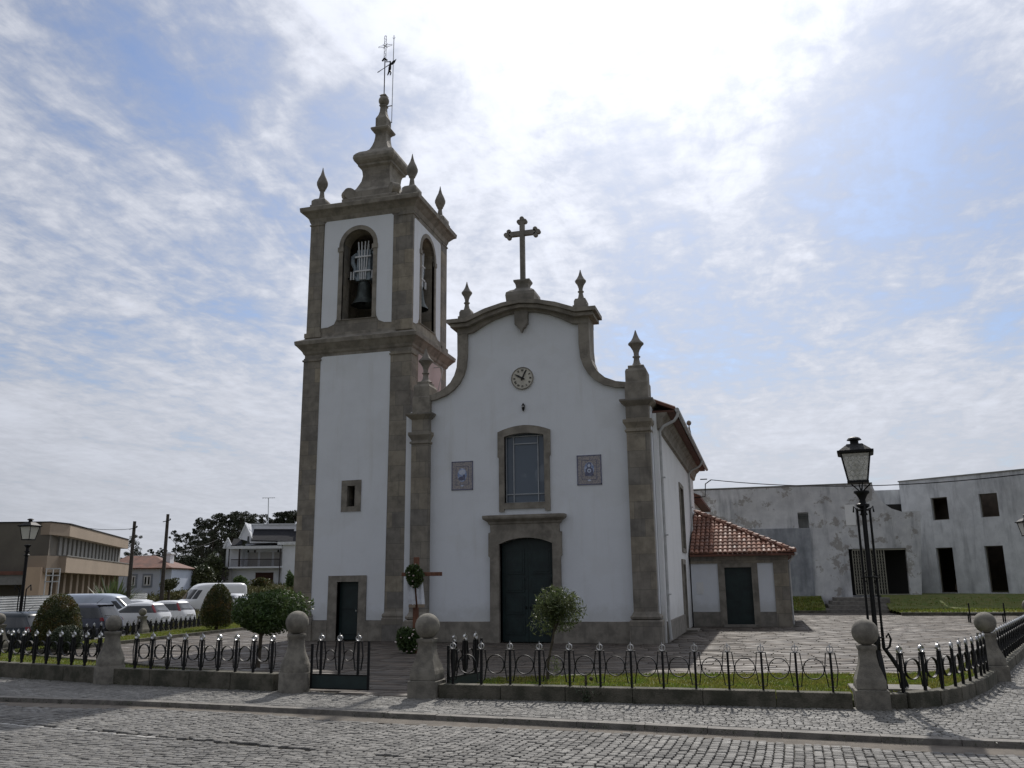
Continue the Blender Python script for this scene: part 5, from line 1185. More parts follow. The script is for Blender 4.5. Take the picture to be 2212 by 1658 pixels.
# olive
b = on(1183, 1470, 'z', .1); top = on(1200, 1260, 'y', b.y).z - .1; cc = on(1202, 1318, 'y', b.y); rx = 44 * b.y / FPX
cx_, cz_ = cc.x - b.x, cc.z - .1
pts = blob_pts(4300, (cx_, 0, cz_ + .02), (rx * 1.02, rx, rx * .86), .05, .32, 14)
spk = []
for i in range(70):
    d = Vector((random.gauss(0, 1), random.gauss(0, 1), random.uniform(-.2, 1.4))).normalized(); L = rx * random.uniform(1.0, 1.38)
    for j in range(14): spk.append(Vector((cx_, 0, cz_)) + d * L * (.6 + .4 * j / 14) + Vector((random.gauss(0, .014), random.gauss(0, .014), 0)))
pts = np.vstack([pts, np.array(spk)])
V, F = leaves(pts, .08, .24, up=.5)
trunk = [([(0, 0, 0), (.01, 0, .3), (cx_ * .6, 0, cz_ * .6), (cx_, 0, cz_)], [.035, .026, .022, .015])] + [([(cx_ * .8, 0, cz_ * .7), (cx_ + random.uniform(-.25, .25), random.uniform(-.25, .25), cz_ + random.uniform(-.1, .25))], [.014, .005]) for _ in range(7)]
tree_obj('olive_tree', (b.x, b.y, .1), 'small young olive tree with a loose round crown in front of the church door', 'tree', trunk, np_mesh('crown', V, F, 'leaf_olive'))
# low leafy shoots at olive foot
pts = blob_pts(160, (0, 0, .25), (.14, .14, .22), .1, .3); V, F = leaves(pts, .05, .3)
o = np_obj('sapling', np_mesh('sapling', V, F, 'leaf_olive'), None, (b.x + .14, b.y + .02, .12)); tag(o, 'thin leafy shoots growing beside the olive trunk', 'plant')
# round tree left
b = on(557, 1442, 'z', .05); cc = on(569, 1326, 'y', b.y); sc = (b - CAM).dot(FW) / FPX
pts = blob_pts(11500, (cc.x - b.x, 0, cc.z - .03), (68 * sc, 58 * sc, 38 * sc), .3, .30, 18); V, F = leaves(pts, .095, .32)
c2 = Vector((cc.x - b.x, 0, cc.z - .05))
trunk = [([(0, 0, 0), (.02, 0, .35), (.04, 0, .75)], [.055, .045, .045])] + [([(.04, 0, .72), (.04 + a * .4, bb * .3, 1.0), (c2.x + a, bb, c2.z + .1)], [.035, .025, .01]) for a, bb in ((-.45, .1), (.4, -.1), (.05, .35), (-.1, -.35), (.6, .2))]
tree_obj('round_tree', (b.x, b.y, .05), 'broad dark green ball-crowned tree on the lawn left of the gate', 'tree', trunk, np_mesh('crown', V, F, 'leaf_ball'))
def topiary(px, pytop, pybase, halfw, zg, label, n, mm='leaf_topiary', ls=.05, sq=1.0, name='topiary_bush'):
    b = on(px, pybase, 'z', zg); sc = (b - CAM).dot(FW) / FPX; h = on(px, pytop, 'y', b.y).z - zg; r = halfw * sc
    d = RNG.normal(size=(n, 3)); d /= np.linalg.norm(d, axis=1)[:, None]
    rr = .70 + .32 * RNG.uniform(0, 1, n) ** .8; p = d * rr[:, None]; q_ = np.clip(np.abs(d[:, 2]), 0, .985); fx_ = (1 - q_ ** 2.7) ** (1 / 2.7) / np.sqrt(1 - q_ ** 2); p[:, 0] *= fx_; p[:, 1] *= fx_
    p[:, 0] *= r * .90; p[:, 1] *= r * .90; zz = p[:, 2]
    p[:, 2] = h * .56 + zz * h * .46; taper = np.clip(1.03 - .10 * (zz * .5 + .5) ** 1.5, .5, 1.1) * (1 + .12 * (1 - zz * zz)); p[:, 0] *= taper; p[:, 1] *= taper
    V, F = leaves(p, ls, .55)
    t = thing(name, (b.x, b.y, zg), label, 'bush', 0, 'clipped bushes on the left lawn')
    np_obj('foliage', np_mesh('foliage', V, F, mm), t)
    m = MB(); m.tube([(0, 0, -.05), (0, 0, h * .5)], [.07, .05], 8)
    for a in range(6): m.tube([(0, 0, h * .2), (r * .6 * math.cos(a), r * .6 * math.sin(a), h * .6)], [.03, .012], 6)
    o = bpy.data.objects.new('trunk', m.mesh('trunk', 'bark_dark')); COL.objects.link(o); o.parent = t
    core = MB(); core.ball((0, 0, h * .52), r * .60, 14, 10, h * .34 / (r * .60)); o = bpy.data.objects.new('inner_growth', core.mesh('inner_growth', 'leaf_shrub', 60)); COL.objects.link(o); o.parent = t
topiary(118, 1284, 1408, 55, -.05, 'large clipped dome bush with rusty leaf tips near the left street lamp', 17000)
topiary(467, 1262, 1368, 43, -.1, 'clipped egg-shaped bush with brownish tips hiding the white van', 15000, ls=.06)
topiary(141, 1351, 1412, 33, -.02, 'small dark green round bush in front of the large rusty one', 6000, 'leaf_shrub', sq=.8)
# weed at the wall foot
b = on(1275, 1512, 'z', 0); m = MB()
pts = []
for i in range(16):
    d = Vector((random.gauss(0, .5), random.gauss(0, .3) - .2, 1)).normalized(); L = random.uniform(.15, .42)
    for j in range(8): pts.append(tuple(d * L * (j + 1) / 8 + Vector((random.gauss(0, .02), random.gauss(0, .02), 0))))
V, F = leaves(np.array(pts), .06, .3); o = np_obj('weed', np_mesh('weed', V, F, 'leaf_shrub'), None, (b.x, 14.78, 0)); tag(o, 'green weed sprouting at the foot of the low wall', 'plant')
wp = []
for i in range(260):
    x = random.uniform(-17, 6); y = random.choice([14.78 if x > -5.6 else 15.1 + max(0, -x - 9) * .14, kerb_y(x) - .03])
    if x > 1.2 and y > 13: continue
    if -8.2 < x < -6 and y > 13: continue
    for j in range(7): wp.append((x + random.gauss(0, .03), y + random.gauss(0, .012), random.uniform(-.04, .04) + (0 if y > 13.6 else -.03)))
V, F = leaves(np.array(wp), .035, .3, up=1.5); o = np_obj('joint_weeds', np_mesh('joint_weeds', V, F, 'leaf_shrub')); tag(o, 'tiny weeds in the joints along the wall foot and kerb', 'weeds'); o['kind'] = 'stuff'
ps = on(1272, 1490, 'y', 15.12); m = MB(); m.tube([(ps.x - .05, 15.14, .08), (ps.x - .05, 15.14, .38)], .022, 7); m.ball((ps.x + .04, 15.14, .33), .035, 8, 6); o = m.build('garden_stake', 'bark', None); tag(o, 'short wooden stake standing in the grass behind the low wall', 'stake')
# ================================================================== CARS
def car(name, loc, rz, dims, paint, label, prof, glass, lights, cat='car', extra=None):
    """prof: list of (z, x_rear, x_front, half_width); nose points along +x before rotation"""
    t = thing(name, loc, label, cat, rz, 'cars parked behind the churchyard')
    L, Wd, H = dims
    def interp(z):
        for a, b in zip(prof[:-1], prof[1:]):
            if a[0] <= z <= b[0]:
                f = (z - a[0]) / max(1e-6, b[0] - a[0]); return [a[i] + (b[i] - a[i]) * f for i in range(1, 4)]
        return list(prof[-1][1:]) if z > prof[-1][0] else list(prof[0][1:])
    def S_(z, th, off=0.0, e=.42):
        xr, xf, w = interp(z); cxx = (xr + xf) / 2; a = (xf - xr) / 2 + off; ww = w + off
        c, s = math.cos(th), math.sin(th)
        return (cxx + a * math.copysign(abs(c) ** e, c), ww * math.copysign(abs(s) ** e, s), z)
    nth = 64; zs = [p[0] for p in prof]; zz = []
    for a, b in zip(zs[:-1], zs[1:]):
        k = max(1, int((b - a) / .06)); zz += [a + (b - a) * i / k for i in range(k)]
    zz.append(zs[-1])
    def mk(mb, name_, m_, par, sm=50):
        o = bpy.data.objects.new(name_, mb.mesh(name_, m_, sm)); COL.objects.link(o); o.parent = par; return o
    body = MB(); P = [[S_(z, 2 * PI * k / nth) for k in range(nth + 1)] for z in zz]; body.grid(P)
    top = P[-1][:-1]; body.add(top, [tuple(range(len(top)))]); bt = P[0][:-1]; body.add(bt, [tuple(range(len(bt) - 1, -1, -1))])
    bo = mk(body, 'body', paint, t)
    def patch(mb, th0, th1, z0, z1, off=.008, n=14, skew=None):
        G = []
        for i in range(7):
            row = []
            for j in range(n + 1):
                f = i / 6; a0, a1 = (th0, th1) if skew is None else (th0 + skew[0] * f, th1 + skew[1] * f)
                row.append(S_(z0 + (z1 - z0) * f, a0 + (a1 - a0) * j / n, off))
            G.append(row)
        mb.grid(G)
    for (nm_, th0, th1, z0, z1, sk) in glass:
        g = MB(); patch(g, R(th0), R(th1), z0, z1, .008, 16, tuple(R(q) for q in sk) if sk else None); mk(g, nm_, 'car_glass', t)
    for (nm_, m_, th0, th1, z0, z1, off) in lights:
        g = MB(); patch(g, R(th0), R(th1), z0, z1, off); mk(g, nm_, m_, t)
    r_ = .32 if H < 2 else .35
    for fx in (.19, .81):
        for sd_ in (-1, 1):
            x = (fx - .5) * L; y = sd_ * (Wd / 2 - .10)
            a = MB(); 
            def cyl(mb, rr, y0, y1, n=22): mb.add([(x + rr * math.cos(2 * PI * k / n), yy, r_ + rr * math.sin(2 * PI * k / n)) for yy in (y0, y1) for k in range(n)], [tuple(range(n)), tuple(range(2 * n - 1, n - 1, -1))] + [(k, (k + 1) % n, n + (k + 1) % n, n + k) for k in range(n)])
            cyl(a, r_ + .07, y, y + sd_ * .075); mk(a, 'wheel_arch', 'plastic_black', t)
            wh = MB(); cyl(wh, r_, y, y + sd_ * .105); w_ = mk(wh, 'wheel', 'tyre', t)
            rm_ = MB(); cyl(rm_, r_ * .62, y + sd_ * .1, y + sd_ * .115); mk(rm_, 'rim', 'rim', w_)
    if extra: extra(t, mk, S_)
    return t
def hatch_extra(plate=True, wiper=True, spoiler=False, chrome=False, antenna=True, mirror=True, H=1.5, xr=-2.0, zp=.72):
    def f(t, mk, S_):
        bx_ = lambda *a: MB().box(*a)
        zr = lambda z: S_(z, PI)[0]
        if plate: mk(bx_(zr(zp) - .02, zr(zp) + .02, -.26, .26, zp - .055, zp + .055), 'number_plate', 'plate', t, None)
        mk(bx_(zr(.42) - .03, zr(.42) + .1, -.62, .62, .33, .42), 'bumper_insert', 'plastic_black', t, None)
        if chrome:
            mk(bx_(zr(.88) - .022, zr(.88) + .02, -.34, .34, .86, .90), 'chrome_strip', 'chrome', t, None)
            mk(bx_(zr(.50) - .03, zr(.5) + .03, -.6, .6, .50, .545), 'chrome_strip', 'chrome', t, None)
            m = ringmesh(.055, .012, .01, 4); m.v = [(zr(.97) - .012 + y, x, .97 + z) for x, y, z in m.v]; mk(m, 'badge', 'chrome', t, None)
        if spoiler:
            m = MB(); m.box(zr(H - .12) - .02, zr(H - .12) + .2, -.5, .5, H - .075, H - .05); mk(m, 'roof_spoiler', 'plastic_black', t, None)
        if wiper: 
            p = S_(1.04, R(186), .02); q = S_(1.08, R(165), .03); mk(MB().tube([p, q], .012, 5), 'rear_wiper', 'plastic_black', t, None)
        if antenna: mk(MB().tube([(-1.0, 0, H - .02), (-1.35, 0, H + .22)], [.012, .005], 5), 'antenna', 'plastic_black', t, None)
        if mirror:
            for s_ in (-1, 1): mk(MB().ball((.55, s_ * 1.0, 1.02), .09, 10, 6, .7), 'wing_mirror', 'plastic_black', t)
    return f
HP = lambda L, W_, H: [(.20, -L / 2 + .1, L / 2 - .15, W_ / 2 - .06), (.32, -L / 2 + .02, L / 2 - .03, W_ / 2 - .01), (.55, -L / 2, L / 2, W_ / 2), (.72, -L / 2 + .03, L / 2 - .06, W_ / 2), (.84, -L / 2 + .07, L / 2 - .35, W_ / 2 - .02), (.93, -L / 2 + .12, L / 2 - .9, W_ / 2 - .04), (1.0, -L / 2 + .16, L / 2 - 1.12, W_ / 2 - .06), (H - .22, -L / 2 + .42, L / 2 - 1.65, W_ / 2 - .19), (H - .08, -L / 2 + .52, L / 2 - 1.9, W_ / 2 - .26), (H - .02, -L / 2 + .72, L / 2 - 2.15, W_ / 2 - .36), (H, -L / 2 + 1.0, L / 2 - 2.4, W_ / 2 - .5)]
def glassset(H): return [('rear_window', 155, 205, 1.0, H - .14, (-2, 2)), ('side_window', 64, 153, .98, H - .17, (3, -5)), ('side_window', -64, -153, .98, H - .17, (-3, 5)), ('windscreen', -30, 30, 1.02, H - .14, (0, 0))]
def tails(z0, z1, m='tail_red', a=12): return [('tail_light', m, 180 - a - 24, 180 - a - 9, z0, z1, .014), ('tail_light', m, 180 + a + 9, 180 + a + 24, z0, z1, .014), ('headlight', 'frosted', -28, -14, .62, .8, .01), ('headlight', 'frosted', 14, 28, .62, .8, .01)]
def rearpos(px, py, dep, L): p = at(px, py, dep); return (p.x - L / 2, p.y)
GZ = -.30
x, y = rearpos(245, 1350, 37.0, 4.2)
car('parked_car', (x + .1, y, GZ), PI + .02, (4.2, 1.8, 1.57), 'car_grey', 'dark grey compact SUV with slim red tail lights behind the distant post', HP(4.2, 1.8, 1.57), glassset(1.57), tails(.86, 1.0, a=14), extra=hatch_extra(spoiler=True, chrome=True, H=1.57))
x, y = rearpos(358, 1340, 44.2, 3.9)
car('parked_car', (x, y, GZ), PI + .03, (3.9, 1.7, 1.48), 'car_white', 'white hatchback with tall red tail lights beside the grey SUV', HP(3.9, 1.7, 1.48), glassset(1.48), tails(.98, 1.36, a=17), extra=hatch_extra(H=1.48))
x, y = rearpos(412, 1340, 48.0, 4.0)
car('parked_car', (x, y, GZ), PI - .02, (4.0, 1.72, 1.5), 'car_white', 'white hatchback half hidden by the egg-shaped bush', HP(4.0, 1.72, 1.5), glassset(1.5), tails(.96, 1.38, a=18), extra=hatch_extra(H=1.5))
p = at(30, 1324, 27.5)
car('parked_car', (-24.9, 24.7, GZ), PI - .05, (4.1, 1.75, 1.47), 'car_dark', 'very dark blue car parked at the left edge behind the dome bush', HP(4.1, 1.75, 1.47), glassset(1.47), tails(.85, 1.0, a=16), extra=hatch_extra(H=1.47))
p = at(318, 1300, 54)
car('parked_car', (p.x, p.y, GZ), .1, (4.0, 1.72, 1.5), 'car_white', 'white car whose roof shows above the first white hatchback', HP(4.0, 1.72, 1.5), glassset(1.5), tails(.96, 1.3, a=18), extra=hatch_extra(H=1.5))
VP_ = [(a, b * 1.12, c * 1.12, d) for a, b, c, d in [(.22, -2.1, 2.0, .84), (.35, -2.18, 2.12, .90), (.75, -2.2, 2.12, .91), (.95, -2.2, 2.0, .90), (1.05, -2.19, 1.75, .89), (1.6, -2.14, 1.15, .82), (1.78, -2.08, .95, .77), (1.88, -1.95, .65, .68), (1.92, -1.6, .2, .52)]]
p = at(222, 1300, 48)
car('panel_van', (p.x, p.y, GZ), .18, (4.25, 1.82, 1.92), 'car_blue_white', 'small pale blue-white panel van with blank sides behind the grey SUV', VP_, [('rear_window', 160, 200, 1.1, 1.6, None), ('side_window', -42, -60, 1.12, 1.52, (0, 0)), ('side_window', 42, 60, 1.12, 1.52, (0, 0)), ('windscreen', -34, 34, 1.1, 1.7, None)], [('rear_side_window', 'car_glass', -150, -160, 1.1, 1.65, .01)] + tails(.9, 1.4), 'van')
DP = [(.25, -2.6, 2.55, .92), (.4, -2.7, 2.7, 1.0), (.95, -2.72, 2.7, 1.02), (1.2, -2.72, 2.35, 1.01), (1.35, -2.72, 1.95, 1.0), (2.0, -2.70, 1.45, .93), (2.3, -2.65, 1.15, .88), (2.45, -2.5, .8, .78), (2.5, -2.2, .4, .6)]
p = at(455, 1262, 66)
gz = hgt(p.x, p.y)
car('delivery_van', (p.x, p.y, min(gz + .05, p.z - 2.4)), PI + .95, (5.4, 2.05, 2.5), 'car_white', 'large white high-roofed van parked beyond the egg-shaped bush', DP, [('windscreen', -38, 38, 1.36, 2.05, None), ('side_window', 44, 62, 1.36, 2.0, (0, 0)), ('side_window', -44, -62, 1.36, 2.0, (0, 0))], [('headlight', 'frosted', -34, -20, .8, 1.1, .01), ('headlight', 'frosted', 20, 34, .8, 1.1, .01)], 'van')
p = at(520, 1296, 60)
car('parked_car', (p.x, p.y, p.z - .9), -.3, (4.2, 1.75, 1.3), 'car_white', 'silver car nose showing between the van and the round tree', HP(4.2, 1.75, 1.35), glassset(1.35), tails(.8, .95), extra=hatch_extra(H=1.35))
# ================================================================== LEFT BACKGROUND
# ribbed metal fence
def cfence(pts, z0, z1, label):
    m = MB(); n = 28
    for a, b in zip(pts[:-1], pts[1:]):
        a, b = Vector((*a, 0)), Vector((*b, 0)); t = (b - a).normalized(); nn = Vector((t.y, -t.x, 0)); G = []
        nr = 14; 
        for i in range(nr * 4 + 1):
            f = i / (nr * 4); o = .045 * (1 if (i % 4) in (0, 1) else -1)
            G.append([tuple(p + nn * o + Z * (z0 + (z1 - z0) * f)) for p in (a, b)])
        m.grid(G)
        m.obox(a, t, Z, nn, 0, .06, z0 - .2, z1 + .02, -.12, -.05)
    o = m.build('metal_fence', 'corrugate'); return tag(o, label, 'fence')
f0, f1, f2 = at(-60, 1290, 44), at(0, 1290, 46), at(318, 1274, 65)
cfence([(f0.x, f0.y), (f1.x, f1.y), (f2.x, f2.y)], -.3, 1.55, 'white horizontally ribbed metal fence behind the parked cars')
# brown building
br = thing('office_building', (-47, 50, -.3), 'brown two-storey building with vertical window strips and wide beige bands', 'building')
A_ = Vector((-47.1, 49.9, 0)); Bd = Vector((-47.4, 52.0, 0)); Cc = Vector((-58.0, 71.2, 0))
u_ = (Cc - Bd).normalized(); n_ = Vector((u_.y, -u_.x, 0)); n_ = n_ if n_.dot(CAM - Bd) > 0 else -n_
LL = (Cc - Bd).length
ab = (Bd - A_).normalized(); abn = Vector((ab.y, -ab.x, 0)); abn = abn if abn.dot(CAM - A_) > 0 else -abn
def band(z0, z1, out, name, m_):
    mm = MB(); mm.obox(Bd, u_, Z, n_, 0, LL, z0, z1, -1.2, out); mm.obox(A_, ab, Z, abn, -.1, 2.12, z0, z1, -1.2, out); return mm.build(name, m_, br)
band(5.55, 6.38, .0, 'roof_band', 'beige'); band(6.383, 6.46, .05, 'roof_edge', 'iron')
mb_ = MB(); mb_.obox(Bd, u_, Z, n_, -1.2, LL + .6, 3.0, 4.12, -1.3, .25); mb_.obox(A_, ab, Z, abn, -.4, 2.1, 3.0, 4.12, -1.3, .24); mb_.build('floor_band', 'beige', br)
MB().obox(Bd, u_, Z, n_, -1.25, LL + .62, 4.123, 4.18, -1.0, .3).build('band_edge', 'panel_grey', br)
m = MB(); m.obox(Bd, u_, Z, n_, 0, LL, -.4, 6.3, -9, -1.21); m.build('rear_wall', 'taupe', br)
for i in range(17):
    s = .5 + i * (LL - 1) / 16
    o = MB().obox(Bd, u_, Z, n_, s - .36, s + .36, 4.12, 5.55, -1.1, -.62).build('wall_panel', 'panel_grey', br)
    if i < 16:
        MB().obox(Bd, u_, Z, n_, s + .38, s + (LL - 1) / 16 - .38, 4.13, 5.54, -1.15, -1.05).build('window', 'car_glass', br)
for i in range(12):
    s = .4 + i * (LL - 1) / 11; MB().obox(Bd, u_, Z, n_, s - .3, s + .3, -.4, 3.0, -.9, -.55).build('pillar', 'beige', br)
m = MB(); m.obox(Bd, u_, Z, n_, 0, LL, -.35, 2.9, -1.2, -1.12); m.build('ground_floor_glazing', 'car_glass', br)
# left wing, its shade painted in with the darker taupe
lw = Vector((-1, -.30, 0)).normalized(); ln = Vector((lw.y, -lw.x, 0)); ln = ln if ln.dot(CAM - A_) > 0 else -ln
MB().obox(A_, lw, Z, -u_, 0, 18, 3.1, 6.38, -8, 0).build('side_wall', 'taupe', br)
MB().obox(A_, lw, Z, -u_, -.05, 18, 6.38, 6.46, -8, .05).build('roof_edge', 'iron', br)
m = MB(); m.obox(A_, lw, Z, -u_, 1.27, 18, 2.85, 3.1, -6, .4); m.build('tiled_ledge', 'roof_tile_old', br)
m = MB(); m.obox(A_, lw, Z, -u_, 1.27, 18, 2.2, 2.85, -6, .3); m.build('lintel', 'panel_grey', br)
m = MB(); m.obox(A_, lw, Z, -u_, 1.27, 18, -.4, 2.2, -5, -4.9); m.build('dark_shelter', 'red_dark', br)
m = MB(); m.obox(A_, lw, Z, -u_, .12, 1.25, -.4, 3.35, -1.5, .9); m.build('entrance_pier', 'beige_light', br)
# small frames by the building
m = MB(); q = at(116, 1228, 57); uu = Vector((cy_, sy_, 0))
for a in (-.45, .0, .45): m.obox(q, uu, Z, Vector((sy_, -cy_, 0)), a - .025, a + .025, -2.2, .0, 0, .06)
for z in (-.82, -.43, .0): m.obox(q, uu, Z, Vector((sy_, -cy_, 0)), -.47, .47, z - .035, z + .035, .06, .11)
sg = thing('sign_stand', (q.x, q.y, -.3), 'white metal sign frame standing in front of the brown building', 'frame'); m.build('frame_bars', 'pipe', sg)
# palm / yucca
q = at(243, 1290, 60); t = thing('palm', (q.x, q.y, -.3), 'low spiky palm in front of the brown building', 'palm')
Vs = []; Fs = []
for i in range(150):
    a = random.uniform(0, 2 * PI); el = random.uniform(.25, 1.35); L = random.uniform(1.9, 2.9); d = Vector((math.cos(a) * math.cos(el), math.sin(a) * math.cos(el), math.sin(el))); w = Vector((-math.sin(a), math.cos(a), 0)) * .11
    k = len(Vs); c0 = Vector((0, 0, .5)); mid = c0 + d * L * .55; tip = c0 + d * L + Vector((0, 0, -.25 * math.cos(el)))
    Vs += [c0 - w * .4, c0 + w * .4, mid + w, mid - w, tip + w * .1, tip - w * .1]; Fs += [(k, k + 1, k + 2, k + 3), (k + 3, k + 2, k + 4, k + 5)]
np_obj('fronds', np_mesh('fronds', [tuple(v) for v in Vs], Fs, 'leaf_palm'), t)
o = bpy.data.objects.new('trunk', MB().tube([(0, 0, -.1), (0, 0, .6)], [.2, .15], 9).mesh('trunk', 'bark')); COL.objects.link(o); o.parent = t
# generic camera-facing house frame
def hframe(px, py, dep, zoff=0):
    o = at(px, py, dep); return Vector((o.x, o.y, 0)), Vector((cy_, sy_, 0)), Vector((sy_, -cy_, 0))
# white villa: reference pixel crop (x,y) of the enlarged crop -> metres
VO, VU, VN = hframe(500, 1268, 100); kx_ = .2939 / 1.7102 * 100 / FPX
def vu(x): return (x - 1210) * kx_
def vz(y): return 1.9 + (1271 - (1820 + .2939 * y) / 1.7102) * 100 / FPX
villa = thing('villa', (VO.x, VO.y, 1.8), 'white two-storey villa with dark tiled roof and long balcony beside the tower', 'house')
GBZ = vz(1175) - .6
m = MB(); m.obox(VO, VU, Z, VN, vu(1170), vu(1830), GBZ, vz(965), -8, -.8); m.obox(VO, VU, Z, VN, vu(1830), vu(2300), GBZ, vz(670), -8, .0); m.obox(VO, VU, Z, VN, vu(1290), vu(1830), vz(965), vz(660), -8, -2.0); m.obox(VO, VU, Z, VN, vu(1095), vu(1290), vz(965), vz(690), -8, -.6); m.obox(VO, VU, Z, VN, vu(1080), vu(1170), GBZ, vz(965), -8, -1.6)
m.build('walls', 'house_white', villa)
m = MB(); m.obox(VO, VU, Z, VN, vu(1165), vu(1828), vz(975), vz(955), -2, .3); m.build('balcony_floor', 'house_white', villa)
m = MB(); m.obox(VO, VU, Z, VN, vu(1150), vu(1828), vz(735), vz(700), -4, .5); m.obox(VO, VU, Z, VN, vu(1400), vu(1780), vz(660), vz(630), -4, -.3); m.obox(VO, VU, Z, VN, vu(1770), vu(2300), vz(690), vz(650), -8, .3); m.build('eaves_bands', 'white_metal', villa)
rf = MB()
def quad3(mb, pts_, th=.12):
    P_ = [VO + VU * a + Z * b + VN * c for a, b, c in pts_]; n = (P_[1] - P_[0]).cross(P_[2] - P_[0]).normalized() * th
    k = len(P_); mb.add([tuple(p) for p in P_] + [tuple(p - n) for p in P_], [tuple(range(k)), tuple(range(2 * k - 1, k - 1, -1))] + [(i, (i + 1) % k, k + (i + 1) % k, k + i) for i in range(k)])
quad3(rf, [(vu(1415), vz(625), -.2), (vu(2300), vz(655), -.2), (vu(2300), vz(470), -3.6), (vu(1310), vz(462), -3.6)])
quad3(rf, [(vu(1160), vz(690), -.3), (vu(1295), vz(672), -.3), (vu(1240), vz(592), -2.4), (vu(1118), vz(592), -2.4)])
quad3(rf, [(vu(1400), vz(698), .3), (vu(1820), vz(698), .3), (vu(1760), vz(668), -1.5), (vu(1440), vz(668), -1.5)])
rf.build('roof', 'dark_roof', villa)
m = MB(); quad3(m, [(vu(1230), vz(600), -1.2), (vu(1415), vz(650), -1.2), (vu(1415), vz(628), -1.2), (vu(1310), vz(400), -1.2)], 6.0); m.build('gable_wall', 'house_white', villa)
m = MB(); quad3(m, [(vu(1300), vz(462), -3.4), (vu(1975), vz(470), -3.4), (vu(1975), vz(400), -3.4), (vu(1300), vz(395), -3.4)], .3); m.build('roof_parapet', 'house_white', villa)
m = MB(); quad3(m, [(vu(1228), vz(590), -1.0), (vu(1238), vz(598), -1.0), (vu(1316), vz(412), -1.0), (vu(1308), vz(395), -1.0)], .5); quad3(m, [(vu(1308), vz(395), -1.0), (vu(1316), vz(412), -1.0), (vu(1416), vz(632), -1.0), (vu(1420), vz(615), -1.0)], .3); quad3(m, [(vu(1300), vz(408), -3.2), (vu(1975), vz(412), -3.2), (vu(1975), vz(398), -3.2), (vu(1300), vz(394), -3.2)], .4); quad3(m, [(vu(1058), vz(720), -.2), (vu(1080), vz(728), -.2), (vu(1122), vz(605), -.2), (vu(1115), vz(588), -.2)], .4); m.build('bargeboards', 'white_metal', villa)
m = MB()
quad3(m, [(vu(1080), vz(725), -.5), (vu(1165), vz(725), -.5), (vu(1165), vz(690), -.5), (vu(1118), vz(600), -.5)], .2); quad3(m, [(vu(1960), vz(530), -3), (vu(2200), vz(530), -3), (vu(2200), vz(300), -3), (vu(2030), vz(340), -3), (vu(1965), vz(405), -3)], .3); m.build('gable_wall', 'house_white', villa)
rl = MB(); rl.obox(VO, VU, Z, VN, vu(1190), vu(1812), vz(872), vz(862), .18, .26)
for i in range(60):
    s = vu(1195) + (vu(1808) - vu(1195)) * i / 59; rl.obox(VO, VU, Z, VN, s - .012, s + .012, vz(955), vz(865), .2, .23)
rl.obox(VO, VU, Z, VN, vu(1285), vu(1305), vz(965), vz(735), .15, .28); rl.obox(VO, VU, Z, VN, vu(1155), vu(1165), GBZ, vz(735), .1, .2); rl.obox(VO, VU, Z, VN, vu(1806), vu(1818), GBZ, vz(700), .2, .32); rl.build('balcony_railing', 'rail_dark', villa)
m = MB(); quad3(m, [(vu(1130), GBZ + .1, .8), (vu(1240), GBZ + .1, .8), (vu(1190), vz(960), -.2), (vu(1090), vz(960), -.2)], .15); m.build('outside_stairs', 'panel_grey', villa)
m = MB(); quad3(m, [(vu(1105), vz(1110), .9), (vu(1160), vz(1120), .9), (vu(1100), vz(885), -.1), (vu(1060), vz(885), -.1)], .08); m.build('stair_railing', 'rail_dark', villa)
MB().obox(VO, VU, Z, VN, vu(1480), vu(1705), GBZ, vz(1028), -.85, -.75).build('garage_door', 'red_dark', villa)
MB().obox(VO, VU, Z, VN, vu(1338), vu(1360), vz(655), vz(570), -1.25, -1.14).build('window', 'car_glass', villa)
for a, b in ((1330, 1460), (1490, 1640), (1670, 1780)): MB().obox(VO, VU, Z, VN, vu(a), vu(b), vz(955), vz(770), -2.0, -1.94).build('shutter', 'saint_white', villa)
for a in (1390, 1475, 1770): MB().obox(VO, VU, Z, VN, vu(a) - .07, vu(a) + .07, vz(780), vz(750), -.3, -.1).build('wall_lamp', 'iron', villa)
MB().obox(VO, VU, Z, VN, vu(1895), vu(1950), vz(500), vz(450), -3.2, -2.6).build('chimney', 'house_white', villa)
p = at(580, 1075, 108); q_ = at(580, 1140, 108)
m = MB(); m.tube([tuple(p), tuple(q_ - Z * 1.5)], .05, 6); m.tube([tuple(p - VU * .8), tuple(p + VU * .8)], .04, 5)
for i in range(6): m.tube([tuple(p + VU * (-.7 + i * .28) - Z * .02 - VN * .3), tuple(p + VU * (-.7 + i * .28) - Z * .02 + VN * .3)], .02, 4)
t = thing('television_antenna', tuple(q_), 'thin television antenna mast rising above the white villa roof', 'antenna'); m.build('mast', 'grey_metal', t)
# blue-white house
k3 = .1586 * 85 / FPX
HO, HU, HN = hframe(273, 1290, 85)
def hu(x): return (x - 1721) * k3
def hz(y): return 1.9 + (1271.5 - (1820 + .27125 * y) / 1.7102) * 85 / FPX
cot = thing('cottage', (HO.x, HO.y, 1), 'low pale blue house with red tiled roof and white framed windows', 'house')
HB = hz(1345) - 1.0
m = MB(); m.obox(HO, HU, Z, HN, hu(1400), hu(2150), HB, hz(1050), -6, 0); m.obox(HO, HU, Z, HN, hu(2150), hu(2300), HB, hz(1040), -6, -.2); m.build('walls', 'house_blue', cot)
def quadh(mb, pts_, th=.12):
    P_ = [HO + HU * a + Z * b + HN * c for a, b, c in pts_]; n = (P_[1] - P_[0]).cross(P_[2] - P_[0]).normalized() * th; k = len(P_)
    mb.add([tuple(p) for p in P_] + [tuple(p - n) for p in P_], [tuple(range(k)), tuple(range(2 * k - 1, k - 1, -1))] + [(i, (i + 1) % k, k + (i + 1) % k, k + i) for i in range(k)])
